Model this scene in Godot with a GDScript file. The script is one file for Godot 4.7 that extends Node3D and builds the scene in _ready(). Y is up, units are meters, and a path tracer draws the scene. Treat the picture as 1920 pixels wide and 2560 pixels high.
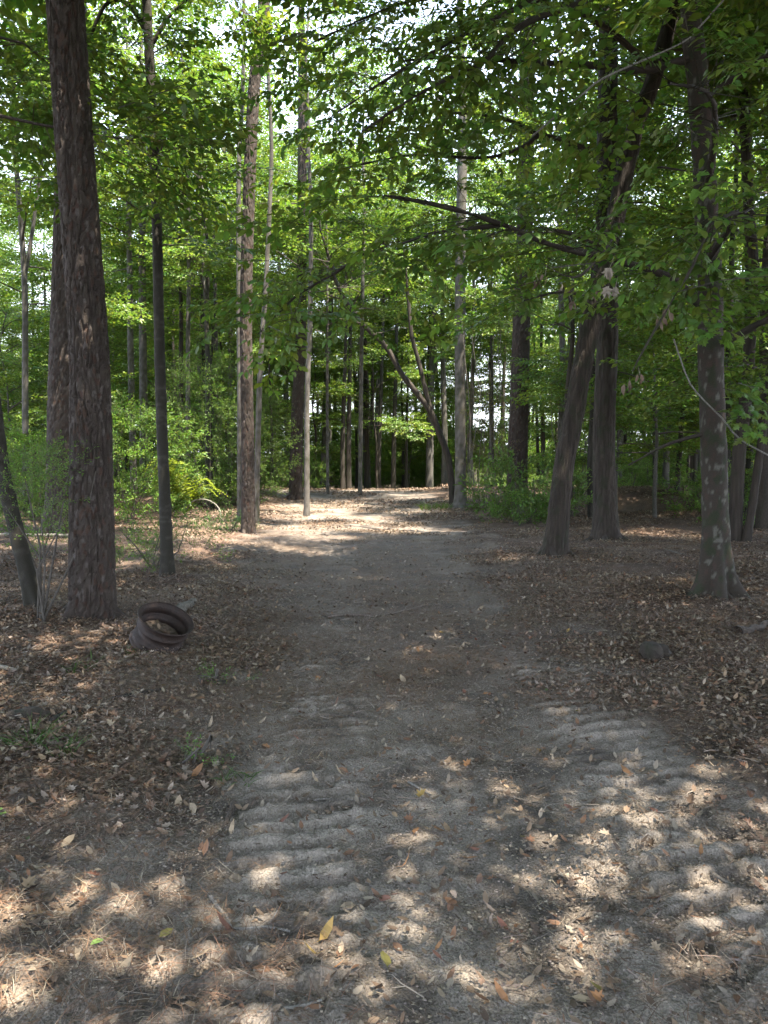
extends Node3D
# A dirt track through mixed pine and hardwood forest at midday.

var rng := RandomNumberGenerator.new()
var names := {}
var M := {}
var S := {}
var to_sun := Vector3(0.25, 0.93, 0.2).normalized()
var nz := {}
# openings in the canopy: where the sun reaches the ground (x, z, radius in metres)
var openings := [[-1.0,-32.0,2.4], [2.8,-33.0,2.0], [-5.5,-33.0,2.0], [-2.2,-17.0,0.7], [1.2,-16.5,0.6], [-0.2,-22.0,1.3], [-2.6,-23.5,1.2], [1.0,-26.0,1.2], [-1.0,-15.0,0.5], [-1.56,-3.19,0.35], [-0.99,-2.24,0.42], [-0.72,-2.17,0.30], [-0.21,-2.16,0.32], [-0.13,-2.48,0.22], [1.14,-3.07,0.30], [1.36,-3.01,0.32], [0.92,-3.17,0.25], [0.83,-2.83,0.20], [1.31,-2.72,0.28], [0.18,-2.72,0.25], [1.65,-4.06,0.22], [1.19,-6.07,0.15], [-2.55,-6.61,0.40], [-2.13,-4.96,0.30], [3.26,-8.98,0.30], [3.01,-7.52,0.20], [5.60,-15.76,1.20], [-6.21,-20.2,2.0], [-8.8,-20.2,1.4], [-0.80,-12.78,0.50], [-0.54,-17.08,0.80], [0.40,-19.23,1.00], [-1.71,-20.52,1.20], [-0.77,-24.65,1.50], [1.58,-23.34,1.00], [1.88,-11.56,0.40], [-0.34,-10.94,0.30]]


class MB:
	var v := PackedVector3Array()
	var n := PackedVector3Array()
	var c := PackedColorArray()
	var uv := PackedVector2Array()
	var ix := PackedInt32Array()
	var soup := false  # corners in order, no index

	func add(t: MB, xf: Transform3D, cols: PackedColorArray) -> void:
		v.append_array(xf * t.v)
		n.append_array(Transform3D(xf.basis.orthonormalized(), Vector3.ZERO) * t.n)
		c.append_array(cols)

	func ribbon(a: Vector3, b: Vector3, r: float, col: Color) -> void:
		# a thin three-sided twig
		var d := (b - a).normalized()
		var x := (Vector3.UP if absf(d.y) < 0.8 else Vector3.RIGHT).cross(d).normalized()
		var y := d.cross(x)
		for k in 3:
			var p := x * cos(TAU * k / 3.0) + y * sin(TAU * k / 3.0)
			var q := x * cos(TAU * (k + 1) / 3.0) + y * sin(TAU * (k + 1) / 3.0)
			tri(a + p * r, b + p * r * 0.5, b + q * r * 0.5, col)
			tri(a + p * r, b + q * r * 0.5, a + q * r, col)

	func tinted(t: Color) -> PackedColorArray:
		var o := c.duplicate()
		for k in o.size():
			o[k] = Color(c[k].r * t.r, c[k].g * t.g, c[k].b * t.b)
		return o

	func tri(a: Vector3, b: Vector3, d: Vector3, col: Color) -> void:
		var nn := (d - a).cross(b - a).normalized()
		var k := v.size()
		v.append(a); v.append(b); v.append(d)
		for j in 3:
			n.append(nn); c.append(col)
		if not soup:
			for j in 3:
				uv.append(Vector2(0, 0))
			ix.append(k); ix.append(k + 1); ix.append(k + 2)

	func tube(p: PackedVector3Array, r: PackedFloat32Array, sides: int, col: Color) -> void:
		var m := p.size()
		var k0 := v.size()
		var t := (p[1] - p[0]).normalized()
		var nrm := (Vector3.FORWARD if absf(t.z) < 0.8 else Vector3.RIGHT).slide(t).normalized()
		var run := 0.0
		for k in m:
			if k > 0:
				run += p[k].distance_to(p[k - 1])
			t = ((p[mini(k + 1, m - 1)] - p[maxi(k - 1, 0)])).normalized()
			nrm = nrm.slide(t).normalized()
			var b := t.cross(nrm)
			for j in sides + 1:
				var th := TAU * j / sides
				var o := nrm * cos(th) + b * sin(th)
				v.append(p[k] + o * r[k]); n.append(o); c.append(col)
				uv.append(Vector2(float(j) / sides, run))
		for k in m - 1:
			for j in sides:
				var a := k0 + k * (sides + 1) + j
				var e := a + sides + 1
				ix.append(a); ix.append(e); ix.append(e + 1)
				ix.append(a); ix.append(e + 1); ix.append(a + 1)
		var q := v.size()
		v.append(p[m - 1]); n.append(t); c.append(col); uv.append(Vector2(0.5, run))
		for j in sides:
			ix.append(k0 + (m - 1) * (sides + 1) + j); ix.append(q); ix.append(k0 + (m - 1) * (sides + 1) + j + 1)

	func done(mat: Material) -> ArrayMesh:
		var a := []
		a.resize(Mesh.ARRAY_MAX)
		a[Mesh.ARRAY_VERTEX] = v
		a[Mesh.ARRAY_NORMAL] = n
		a[Mesh.ARRAY_COLOR] = c
		if not soup:
			a[Mesh.ARRAY_TEX_UV] = uv
			a[Mesh.ARRAY_INDEX] = ix
		var me := ArrayMesh.new()
		me.add_surface_from_arrays(Mesh.PRIMITIVE_TRIANGLES, a)
		me.surface_set_material(0, mat)
		return me


# ------------------------------------------------------------------ small helpers
func rf(a: float, b: float) -> float:
	return rng.randf_range(a, b)


func rv(s: float) -> Vector3:
	return Vector3(rf(-s, s), rf(-s, s), rf(-s, s))


func numbered(called: String) -> String:
	var k: int = names.get(called, 0)
	names[called] = k + 1
	return called if k == 0 else "%s_%03d" % [called, k]


func tag(o: Node, label: String, category: String, group := "", kind := "") -> void:
	o.set_meta("label", label)
	if category:
		o.set_meta("category", category)
	if group:
		o.set_meta("group", group)
	if kind:
		o.set_meta("kind", kind)


func thing(called: String, label: String, category: String, at: Vector3, group := "") -> Node3D:
	var o := Node3D.new()
	o.name = numbered(called)
	add_child(o, true)
	o.position = at
	tag(o, label, category, group)
	return o


func part(parent: Node, called: String, me: Mesh) -> MeshInstance3D:
	var o := MeshInstance3D.new()
	o.name = called
	o.mesh = me
	parent.add_child(o, true)
	return o


func solo(called: String, me: Mesh, label: String, category: String, group := "", kind := "") -> MeshInstance3D:
	var o := MeshInstance3D.new()
	o.name = numbered(called)
	o.mesh = me
	add_child(o, true)
	tag(o, label, category, group, kind)
	return o


func many(parent: Node, called: String, me: Mesh, xf: Array, cols: Array) -> MultiMeshInstance3D:
	if xf.is_empty():
		return null
	var mm := MultiMesh.new()
	mm.transform_format = MultiMesh.TRANSFORM_3D
	mm.use_colors = true
	mm.mesh = me
	mm.instance_count = xf.size()
	for k in xf.size():
		mm.set_instance_transform(k, xf[k])
		mm.set_instance_color(k, cols[k])
	var o := MultiMeshInstance3D.new()
	o.name = called
	o.multimesh = mm
	parent.add_child(o, true)
	return o


func frame(dir: Vector3, up: Vector3) -> Basis:
	var x := dir.normalized()
	var z := x.cross(up).normalized()
	return Basis(x, z.cross(x).normalized(), z)


func noise(kind: int, freq: float, sd: int, octaves := 3) -> FastNoiseLite:
	var f := FastNoiseLite.new()
	f.noise_type = kind
	f.frequency = freq
	f.seed = sd
	f.fractal_octaves = octaves
	if octaves <= 1:
		f.fractal_type = FastNoiseLite.FRACTAL_NONE
	return f


func path_x(z: float) -> float:
	return 0.45 + 0.055 * z


func path_w(z: float) -> float:
	return 1.65 + 0.055 * maxf(-z - 7.0, 0.0)


func litter(x: float, z: float) -> float:
	var d: float = absf(x - path_x(z)) - path_w(z) + nz.mid.get_noise_2d(x, z) * 1.0
	return smoothstep(-0.8, 0.5, d)


func ground_h(x: float, z: float) -> float:
	var d := absf(x - path_x(z)) - path_w(z)
	var off := smoothstep(0.0, 6.0, d)
	var h: float = nz.big.get_noise_2d(x, z) * (0.05 + 0.35 * off)
	h += 0.07 * smoothstep(-0.5, 0.4, d) * (0.6 + nz.mid.get_noise_2d(x * 0.7, z * 0.7))
	h += nz.mid.get_noise_2d(x + 40.0, z) * 0.03
	h += 0.25 * smoothstep(22.0, 29.0, -z) - 0.55 * smoothstep(29.0, 44.0, -z)
	return h


func lug(x: float, z: float, xc: float, z0: float, z1: float) -> float:
	# prints of tractor lugs pressed into the soft track
	var m := smoothstep(0.33, 0.22, absf(x - xc)) * smoothstep(z0 + 0.5, z0, z) * smoothstep(z1 - 0.8, z1, z)
	if m <= 0.0:
		return 0.0
	var f: float = nz.fine.get_noise_2d(x * 0.6, z * 0.6)
	var w: float = sin((z + nz.mid.get_noise_2d(x, z * 0.5) * 0.09 + (x - xc) * 0.22) * TAU / 0.15) + f * 0.7
	var patchy := clampf(0.8 + nz.mid.get_noise_2d(x * 0.8 + 9.0, z * 1.1) * 1.5, 0.25, 1.0)
	return m * (smoothstep(0.1, 0.25, w) * 0.031 - 0.012 + f * 0.008) * patchy


func in_opening(p: Vector3) -> bool:
	var t := p.y / to_sun.y
	var x := p.x - to_sun.x * t
	var z := p.z - to_sun.z * t
	for o in openings:
		var dx: float = x - o[0]
		var dz: float = z - o[1]
		var r: float = o[2] * 1.1 + 0.1
		if dx * dx + dz * dz < r * r:
			return true
	return false


func shades_opening(x: float, z: float, reach: float) -> bool:
	# true where a tree would stand between the sun and a large opening
	for o in openings:
		if o[2] >= 0.8 and Vector2(x - o[0] - 1.5, z - o[1] - 1.2).length() < o[2] + reach:
			return true
	return false


func in_sight(p: Vector3, closer_than: float) -> bool:
	if p.z > -0.3:
		return p.length() < 3.0
	var d := -p.z
	return d < closer_than and absf(p.x) < d * 0.56 + 0.4 and p.y < 1.6 + d * 0.6 + 0.4


# ------------------------------------------------------------------ materials
func mat(col: Color, rough := 0.85) -> StandardMaterial3D:
	var m := StandardMaterial3D.new()
	m.albedo_color = col.linear_to_srgb()
	m.roughness = rough
	m.vertex_color_use_as_albedo = true
	return m


func noise_tex(freq: float, sd: int, size := 512, octaves := 5, ramp: Array = []) -> NoiseTexture2D:
	var t := NoiseTexture2D.new()
	t.width = size
	t.height = size
	t.seamless = true
	t.noise = noise(FastNoiseLite.TYPE_SIMPLEX_SMOOTH, freq, sd, octaves)
	if ramp:
		var g := Gradient.new()
		g.offsets = PackedFloat32Array([0.0, 1.0])
		g.colors = PackedColorArray([ramp[0], ramp[1]])
		t.color_ramp = g
	return t


func make_materials() -> void:
	M.leaf = mat(Color(1, 1, 1), 0.42)
	M.leaf.backlight_enabled = true
	M.leaf.backlight = Color(1.0, 1.0, 0.76)
	M.leaf.metallic_specular = 0.45
	M.needle = mat(Color(1, 1, 1), 0.5)
	M.needle.backlight_enabled = true
	M.needle.backlight = Color(0.6, 0.6, 0.4)
	M.dry = mat(Color(1, 1, 1), 0.75)
	M.wood = mat(Color(1, 1, 1), 0.9)
	M.wood.heightmap_enabled = true
	M.wood.heightmap_texture = noise_tex(0.03, 5, 512, 5)
	M.wood.heightmap_scale = 1.2
	M.wood.albedo_texture = noise_tex(0.02, 8, 512, 5, [Color(0.55, 0.55, 0.55), Color(1, 1, 1)])
	M.wood.uv1_triplanar = true
	M.wood.uv1_world_triplanar = true
	M.wood.uv1_scale = Vector3(5, 1.1, 5)
	M.bark = mat(Color(1, 1, 1), 0.92)
	M.bark.heightmap_enabled = true
	M.bark.heightmap_texture = noise_tex(0.06, 15, 512, 5)
	M.bark.heightmap_scale = 0.5
	M.bark.albedo_texture = noise_tex(0.05, 18, 512, 5, [Color(0.62, 0.6, 0.6), Color(1, 1, 1)])
	M.bark.uv1_triplanar = true
	M.bark.uv1_world_triplanar = true
	M.bark.uv1_scale = Vector3(6, 2.4, 6)
	M.dirt = mat(Color(1, 1, 1), 0.95)
	M.dirt.heightmap_enabled = true
	M.dirt.heightmap_texture = noise_tex(0.07, 25, 1024, 6)
	M.dirt.heightmap_scale = 1.3
	M.dirt.albedo_texture = noise_tex(0.09, 28, 1024, 6, [Color(0.55, 0.54, 0.53), Color(1, 1, 1)])
	M.dirt.uv1_triplanar = true
	M.dirt.uv1_world_triplanar = true
	M.dirt.uv1_scale = Vector3(0.9, 0.9, 0.9)
	M.rust = mat(Color(1, 1, 1), 0.7)
	M.rust.heightmap_enabled = true
	M.rust.heightmap_texture = noise_tex(0.05, 35, 512, 6)
	M.rust.heightmap_scale = 0.4
	M.rust.albedo_texture = noise_tex(0.015, 38, 512, 6, [Color(0.145, 0.12, 0.11), Color(0.24, 0.175, 0.145)])
	M.rust.uv1_triplanar = true
	M.rust.uv1_scale = Vector3(2.0, 2.0, 2.0)
	M.rust.metallic = 0.25


# ------------------------------------------------------------------ leaves and sprays
func leaf_fine(mb: MB, at: Vector3, dir: Vector3, up: Vector3, ln: float, wd: float, col: Color, curl := 0.12, mottle := 0.0) -> void:
	var b := frame(dir, up)
	var fx := [0.0, 0.3, 0.68, 1.0]
	var fw := [0.0, 0.95, 0.85, 0.0]
	var fold := rf(0.05, 0.3)
	var prev := []
	var own := col
	for k in 4:
		col = own * rf(1.0 - mottle, 1.0 + mottle)
		var x: float = fx[k] * ln
		var y: float = -curl * ln * fx[k] * fx[k] * 1.5
		var w: float = fw[k] * wd * 0.5
		var cur := [at + b * Vector3(x, y, 0), at + b * Vector3(x, y + w * fold, w), at + b * Vector3(x, y + w * fold, -w)]
		if k > 0:
			if k == 1:
				mb.tri(prev[0], cur[1], cur[0], col); mb.tri(prev[0], cur[0], cur[2], col)
			elif k < 3:
				mb.tri(prev[0], prev[1], cur[1], col); mb.tri(prev[0], cur[1], cur[0], col)
				mb.tri(prev[0], cur[2], prev[2], col); mb.tri(prev[0], cur[0], cur[2], col)
			else:
				mb.tri(prev[0], prev[1], cur[0], col); mb.tri(prev[0], cur[0], prev[2], col)
		prev = cur


func leaf_plain(mb: MB, at: Vector3, dir: Vector3, up: Vector3, ln: float, wd: float, col: Color) -> void:
	var b := frame(dir, up)
	var h := rf(0.02, 0.25) * wd
	var tip := at + b * Vector3(ln, -0.1 * ln, 0)
	mb.tri(at, at + b * Vector3(ln * 0.42, h, wd * 0.5), tip, col)
	mb.tri(at, tip, at + b * Vector3(ln * 0.42, h, -wd * 0.5), col)


func leaf_lobed(mb: MB, at: Vector3, dir: Vector3, up: Vector3, ln: float, col: Color, droop := 0.25) -> void:
	var b := frame(dir, up)
	var out := [[0.0, 0.0], [-0.05, 0.30], [0.16, 0.26], [0.30, 0.58], [0.42, 0.24], [0.72, 0.30], [0.66, 0.14], [1.0, 0.0]]
	var pts := []
	for o in out:
		pts.append([o[0], o[1]])
	for k in range(out.size() - 2, 0, -1):
		pts.append([out[k][0], -out[k][1]])
	var mid := at + b * Vector3(ln * 0.35, 0.0, 0)
	for k in pts.size():
		var p: Array = pts[k]
		var q: Array = pts[(k + 1) % pts.size()]
		var pa := at + b * Vector3(p[0] * ln, -droop * ln * (absf(p[1]) * 0.8 + maxf(p[0] - 0.3, 0.0) * 0.6), p[1] * ln)
		var pb := at + b * Vector3(q[0] * ln, -droop * ln * (absf(q[1]) * 0.8 + maxf(q[0] - 0.3, 0.0) * 0.6), q[1] * ln)
		mb.tri(mid, pa, pb, col)


func twig(mb: MB, a: Vector3, b: Vector3, r: float, col := Color(0.07, 0.055, 0.04)) -> void:
	if mb.soup:
		mb.ribbon(a, b, r, col)
		return
	mb.tube(PackedVector3Array([a, (a + b) * 0.5 + rv(a.distance_to(b) * 0.04), b]), PackedFloat32Array([r, r * 0.8, r * 0.4]), 3, col)


func green(v := 0.3) -> Color:
	var k := rf(1.0 - v, 1.0 + v)
	return Color(rf(0.095, 0.145) * k, rf(0.175, 0.225) * k, rf(0.034, 0.054) * k)


func kit(mb: MB, tints: Array) -> Dictionary:
	# a spray to be laid many times into crowns, with a few tints of its colours
	var d := {"m": mb, "c": []}
	for t in tints:
		d.c.append(mb.tinted(t))
	return d


func lay(mb: MB, k: Dictionary, xf: Transform3D) -> void:
	mb.add(k.m, xf, k.c[rng.randi() % k.c.size()])


func make_spray_near(sd: int, lobed := false) -> MB:
	rng.seed = sd
	var mb := MB.new()
	mb.soup = true
	var tips := []
	var main := PackedVector3Array()
	for k in 7:
		main.append(Vector3(k * 0.1, -0.012 * k * k * 0.3, sin(k * 1.7) * 0.012))
	mb.ribbon(main[0], main[3], 0.004, Color(0.07, 0.055, 0.04))
	mb.ribbon(main[3], main[6], 0.0025, Color(0.07, 0.055, 0.04))
	for k in range(1, 7):
		var s := 1.0 if k % 2 == 0 else -1.0
		var ln := rf(0.16, 0.3) * (1.0 - 0.07 * k)
		var tip: Vector3 = main[k] + Vector3(ln * 0.75, rf(-0.05, 0.02), s * ln * 0.8)
		twig(mb, main[k], tip, 0.0018)
		tips.append([main[k], tip])
	tips.append([main[4], main[6] + Vector3(0.05, 0, 0)])
	for tp in tips:
		var a: Vector3 = tp[0]
		var b: Vector3 = tp[1]
		var d := (b - a).normalized()
		var m := 3 if lobed else 5
		for k in m:
			var s := 1.0 if k % 2 == 0 else -1.0
			var at := a.lerp(b, (k + 0.8) / m)
			var side := Vector3.UP.cross(d) * s
			var dir := d * rf(0.4, 0.9) + side * rf(0.5, 1.0) + Vector3(0, rf(-0.45, 0.1), 0)
			if k == m - 1:
				dir = d + Vector3(0, -0.25, 0)
			var up := Vector3.UP + rv(0.45)
			if lobed:
				leaf_lobed(mb, at, dir, up, rf(0.08, 0.12), green(), rf(0.1, 0.4))
			else:
				var ln := rf(0.06, 0.1)
				leaf_fine(mb, at, dir, up, ln, ln * rf(0.48, 0.62), green(), rf(0.05, 0.25))
	return mb


func make_spray_mid(sd: int, leaf := 0.095, twigs := 9, per := 6, span := 1.0) -> MB:
	rng.seed = sd
	var mb := MB.new()
	mb.soup = true
	twig(mb, Vector3.ZERO, Vector3(0.95 * span, -0.1 * span, 0), 0.005)
	for k in twigs:
		var t := 0.12 + 0.9 * k / twigs
		var s := 1.0 if k % 2 == 0 else -1.0
		var a := Vector3(0.95 * t, -0.1 * t, 0) * span
		var ln := rf(0.28, 0.48) * (1.1 - 0.5 * t) * span
		var b := a + Vector3(ln * 0.7, rf(-0.12, 0.09) * span, s * ln * 0.85)
		if k == twigs - 1:
			b = Vector3(1.1, -0.13, 0) * span
		var d := (b - a).normalized()
		for j in per:
			var at := a.lerp(b, (j + 0.6) / per)
			var side := Vector3.UP.cross(d) * (1.0 if j % 2 == 0 else -1.0)
			var lf := rf(0.75, 1.25) * leaf
			leaf_plain(mb, at + rv(0.02), d * rf(0.3, 0.9) + side * rf(0.5, 1.0) + Vector3(0, rf(-0.6, 0.15), 0), Vector3.UP + rv(0.6), lf, lf * rf(0.5, 0.64), green(0.35))
	return mb


func make_spray_bush(sd: int, size: float, leaf: float, count: int) -> MB:
	rng.seed = sd
	var mb := MB.new()
	mb.soup = true
	for k in 5:
		var d := Vector3(rf(0.5, 1.0), rf(-0.25, 0.45), rf(-0.75, 0.75)).normalized() * size * rf(0.6, 1.0)
		twig(mb, Vector3.ZERO, d, 0.0022, Color(0.1, 0.085, 0.07))
		for j in count / 5:
			var at := d * rf(0.2, 1.0) + rv(size * 0.07)
			leaf_plain(mb, at, d.normalized() + rv(0.9), Vector3.UP + rv(0.8), leaf * rf(0.7, 1.3), leaf * rf(0.4, 0.55), green(0.35))
	return mb


func make_tuft_pine(sd: int) -> MB:
	rng.seed = sd
	var mb := MB.new()
	mb.soup = true
	twig(mb, Vector3(-0.25, -0.04, 0), Vector3(0.2, 0, 0), 0.008)
	for k in 64:
		var at := Vector3(rf(-0.15, 0.2), 0, 0)
		var d := Vector3(rf(0.1, 1.0), rf(-0.7, 0.8), rf(-0.9, 0.9)).normalized() * rf(0.16, 0.26)
		var w := d.cross(rv(1.0)).normalized() * 0.003
		var g := rf(0.7, 1.2)
		mb.tri(at - w, at + w, at + d, Color(0.075 * g, 0.12 * g, 0.035 * g))
	return mb


func dry_color() -> Color:
	var k := rf(0.45, 1.25)
	var u := rng.randf()
	if u < 0.3:
		return Color(0.19 * k, 0.133 * k, 0.087 * k)
	if u < 0.72:
		return Color(0.105 * k, 0.068 * k, 0.044 * k)
	if u < 0.92:
		return Color(0.25 * k, 0.205 * k, 0.155 * k)
	return Color(0.16 * k, 0.085 * k, 0.048 * k)


func make_litter(sd: int, count := 760) -> ArrayMesh:
	# a patch one metre across
	rng.seed = sd
	var mb := MB.new()
	mb.soup = true
	for k in count:
		var a := rf(0, TAU)
		var rad := sqrt(rng.randf()) * rf(0.42, 0.64)
		var at := Vector3(cos(a) * rad, rf(0.001, 0.02), sin(a) * rad)
		var d := Vector3(rf(-1, 1), rf(-0.12, 0.22), rf(-1, 1))
		var ln := rf(0.01, 0.03) if k % 3 else rf(0.02, 0.055)
		var up := Vector3.UP + rv(0.35)
		if k % 9 == 3:
			leaf_lobed(mb, at, d, up, ln, dry_color(), rf(-1.2, 0.9))
		elif k % 3 == 0:
			leaf_fine(mb, at, d, up, ln, ln * rf(0.3, 0.6), dry_color(), rf(-0.4, 0.3), 0.3)
		else:
			leaf_plain(mb, at, d, up, ln, ln * rf(0.3, 0.9), dry_color())
	return mb.done(M.dry)


func make_straw(sd: int) -> ArrayMesh:
	rng.seed = sd
	var mb := MB.new()
	mb.soup = true
	for k in 520:
		var a := rf(0, TAU)
		var ra := sqrt(rng.randf()) * rf(0.35, 0.6)
		var at := Vector3(cos(a) * ra, rf(0.003, 0.02), sin(a) * ra)
		a = rf(0, TAU)
		var d := Vector3(cos(a), rf(-0.08, 0.08), sin(a)) * rf(0.06, 0.16)
		var w := d.cross(Vector3.UP).normalized() * rf(0.0006, 0.0012)
		var g := rf(0.5, 1.35)
		var col := Color(0.17 * g, 0.1 * g, 0.062 * g) if rng.randf() < 0.7 else Color(0.26 * g, 0.22 * g, 0.17 * g)
		var mid := at + d * 0.5 + Vector3(0, rf(0.0, 0.012), 0) + rv(0.008)
		mb.tri(at - w, at + w, mid + w, col); mb.tri(at - w, mid + w, mid - w, col)
		mb.tri(mid - w, mid + w, at + d, col)
	return mb.done(M.dry)


func make_twigs(sd: int) -> ArrayMesh:
	rng.seed = sd
	var mb := MB.new()
	mb.soup = true
	for k in 16:
		var a := rf(0, TAU)
		var at := Vector3(rf(-0.5, 0.5), rf(0.004, 0.014), rf(-0.5, 0.5))
		var c := Color(0.2, 0.165, 0.135) * rf(0.4, 1.5)
		var r := rf(0.0015, 0.0042)
		var d := Vector3(cos(a), rf(-0.03, 0.06), sin(a)) * rf(0.04, 0.11)
		var bend := d.rotated(Vector3.UP, rf(-0.5, 0.5)) * rf(0.5, 1.0)
		mb.ribbon(at, at + d, r, c)
		mb.ribbon(at + d, at + d + bend, r * 0.6, c)
		if k % 3 == 0:
			mb.ribbon(at + d * 0.8, at + d * 0.8 + d.rotated(Vector3.UP, 0.9) * 0.5, r * 0.45, c)
	return mb.done(M.dry)


func make_crumbs(sd: int) -> ArrayMesh:
	rng.seed = sd
	var mb := MB.new()
	mb.soup = true
	for k in 760:
		var at := Vector3(rf(-0.5, 0.5), rf(-0.002, 0.004), rf(-0.5, 0.5))
		var s := rf(0.002, 0.008)
		var g := rf(0.7, 1.2)
		if k % 3 == 0:
			# clod of soil
			var col := Color(0.235 * g, 0.198 * g, 0.163 * g)
			var p := []
			for j in 5:
				var a := TAU * j / 5.0 + rf(-0.4, 0.4)
				p.append(at + Vector3(cos(a) * s * rf(0.7, 1.2), 0, sin(a) * s * rf(0.7, 1.2)))
			var top := at + Vector3(rf(-0.3, 0.3) * s, s * rf(0.3, 0.7), rf(-0.3, 0.3) * s)
			for j in 5:
				mb.tri(p[j], top, p[(j + 1) % 5], col)
		elif k % 3 == 1:
			# bit of twig or needle
			var a := rf(0, TAU)
			var dd := Vector3(cos(a), rf(-0.1, 0.15), sin(a)) * rf(0.01, 0.07)
			var ww := dd.cross(Vector3.UP).normalized() * rf(0.0005, 0.0017)
			var cc := Color(0.26 * g, 0.215 * g, 0.17 * g) if k % 5 == 0 else Color(0.1 * g, 0.073 * g, 0.055 * g)
			at.y += 0.005
			mb.tri(at - ww, at + dd - ww * 0.6, at + dd + ww * 0.6, cc)
			mb.tri(at - ww, at + dd + ww * 0.6, at + ww, cc)
		else:
			# flake of leaf or bark
			var d := Vector3(rf(-1, 1), rf(-0.2, 0.35), rf(-1, 1))
			var ln := rf(0.004, 0.019)
			var col2 := dry_color() if k % 8 == 1 else Color(0.155 * g, 0.125 * g, 0.1 * g)
			leaf_plain(mb, at + Vector3(0, 0.003, 0), d, Vector3.UP + rv(0.5), ln, ln * rf(0.25, 0.7), col2)
	return mb.done(M.dry)


# ------------------------------------------------------------------ trunks
func smooth(p: Array, r: Array, step: float) -> Array:
	var op := PackedVector3Array()
	var orr := PackedFloat32Array()
	var m := p.size()
	for k in m - 1:
		var a: Vector3 = p[k]
		var b: Vector3 = p[k + 1]
		var pre: Vector3 = p[k - 1] if k > 0 else a * 2.0 - b
		var post: Vector3 = p[k + 2] if k < m - 2 else b * 2.0 - a
		var cnt := maxi(1, int(a.distance_to(b) / step))
		for j in cnt:
			var w := float(j) / cnt
			op.append(a.cubic_interpolate(b, pre, post, w))
			orr.append(lerpf(r[k], r[k + 1], w))
	op.append(p[m - 1])
	orr.append(r[m - 1])
	return [op, orr]


func bark_color(kind: int, p: Vector3) -> Color:
	if kind == 0:
		var cv: float = nz.plate_v.get_noise_3d(p.x, p.y * 0.3, p.z) * 0.5 + 0.5
		var fl: float = nz.flake_v.get_noise_3d(p.x, p.y * 0.5, p.z) * 0.5 + 0.5
		var base := Color(0.046, 0.034, 0.027).lerp(Color(0.1, 0.078, 0.064), cv * 0.45 + fl * 0.55)
		if fl > 0.93:
			base = base.lerp(Color(0.19, 0.168, 0.155), 0.5)
		elif fl < 0.1:
			base = base.lerp(Color(0.12, 0.06, 0.04), 0.5)
		return base
	if kind == 1:
		var a: float = nz.blotch.get_noise_3d(p.x * 1.0, p.y * 0.8, p.z * 1.0)
		var b: float = nz.blotch.get_noise_3d(p.x * 0.6 + 7.0, p.y * 0.5, p.z * 0.6)
		var base2 := Color(0.055, 0.045, 0.035)
		if a > 0.28:
			base2 = base2.lerp(Color(0.26, 0.26, 0.22), smoothstep(0.26, 0.42, a) * 0.55)
		elif a < -0.3:
			base2 = base2.lerp(Color(0.09, 0.052, 0.036), 0.6)
		if b > 0.12:
			base2 = base2.lerp(Color(0.035, 0.043, 0.018), smoothstep(0.12, 0.3, b) * 0.8)
		return base2
	if kind == 2:
		var f: float = nz.fibre.get_noise_3d(p.x, p.y * 0.06, p.z)
		var g: float = nz.blotch.get_noise_3d(p.x * 0.5, p.y * 0.4, p.z * 0.5)
		var base3 := Color(0.034, 0.026, 0.02).lerp(Color(0.088, 0.07, 0.054), clampf(f * 0.9 + 0.5, 0.0, 1.0))
		if g > 0.15:
			base3 = base3.lerp(Color(0.035, 0.042, 0.02), smoothstep(0.15, 0.35, g) * 0.6)
		return base3
	if kind == 4:
		# dark slim bark with pale bands
		var hh: float = nz.blotch.get_noise_3d(p.x * 0.5, p.y * 1.6, p.z * 0.5)
		return Color(0.045, 0.04, 0.03).lerp(Color(0.09, 0.08, 0.065), smoothstep(0.1, 0.5, hh))
	var h: float = nz.blotch.get_noise_3d(p.x * 0.7, p.y * 1.3, p.z * 0.7)
	var col := Color(0.095, 0.086, 0.073).lerp(Color(0.21, 0.198, 0.178), clampf(h * 1.3 + 0.5, 0.0, 1.0))
	if h < -0.25:
		col = col.lerp(Color(0.10, 0.11, 0.06), 0.6)
	return col


func bark_bump(kind: int, p: Vector3, r: float) -> float:
	if kind == 0:
		var fis: float = absf(nz.fis.get_noise_3d(p.x, p.y * 0.16, p.z))
		var brk: float = absf(nz.fis.get_noise_3d(p.x * 0.7 + 5.0, p.y * 0.75, p.z * 0.7)) * 1.6 + 0.03
		var fl: float = nz.flake_v.get_noise_3d(p.x, p.y * 0.5, p.z)
		return (smoothstep(0.0, 0.16, minf(fis, brk)) * 0.024 - 0.017 + fl * 0.004) * clampf(r / 0.16, 0.35, 1.0)
	if kind == 1:
		return nz.blotch.get_noise_3d(p.x * 0.4, p.y * 0.3, p.z * 0.4) * 0.012 + nz.blotch.get_noise_3d(p.x * 2.0, p.y * 2.0, p.z * 2.0) * 0.0015
	if kind == 2:
		return (smoothstep(0.0, 0.3, absf(nz.fibre.get_noise_3d(p.x, p.y * 0.09, p.z))) - 0.6) * 0.013 * clampf(r / 0.15, 0.4, 1.2) + nz.blotch.get_noise_3d(p.x * 0.4, p.y * 0.3, p.z * 0.4) * 0.012
	return nz.blotch.get_noise_3d(p.x * 0.5, p.y * 0.5, p.z * 0.5) * 0.006


func trunk_mesh(p: Array, r: Array, sides: int, step: float, kind: int, flare: float, lobes: int, detail := true) -> ArrayMesh:
	return trunk_builder(p, r, sides, step, kind, flare, lobes, detail).done(M.bark if detail else M.wood)


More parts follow.
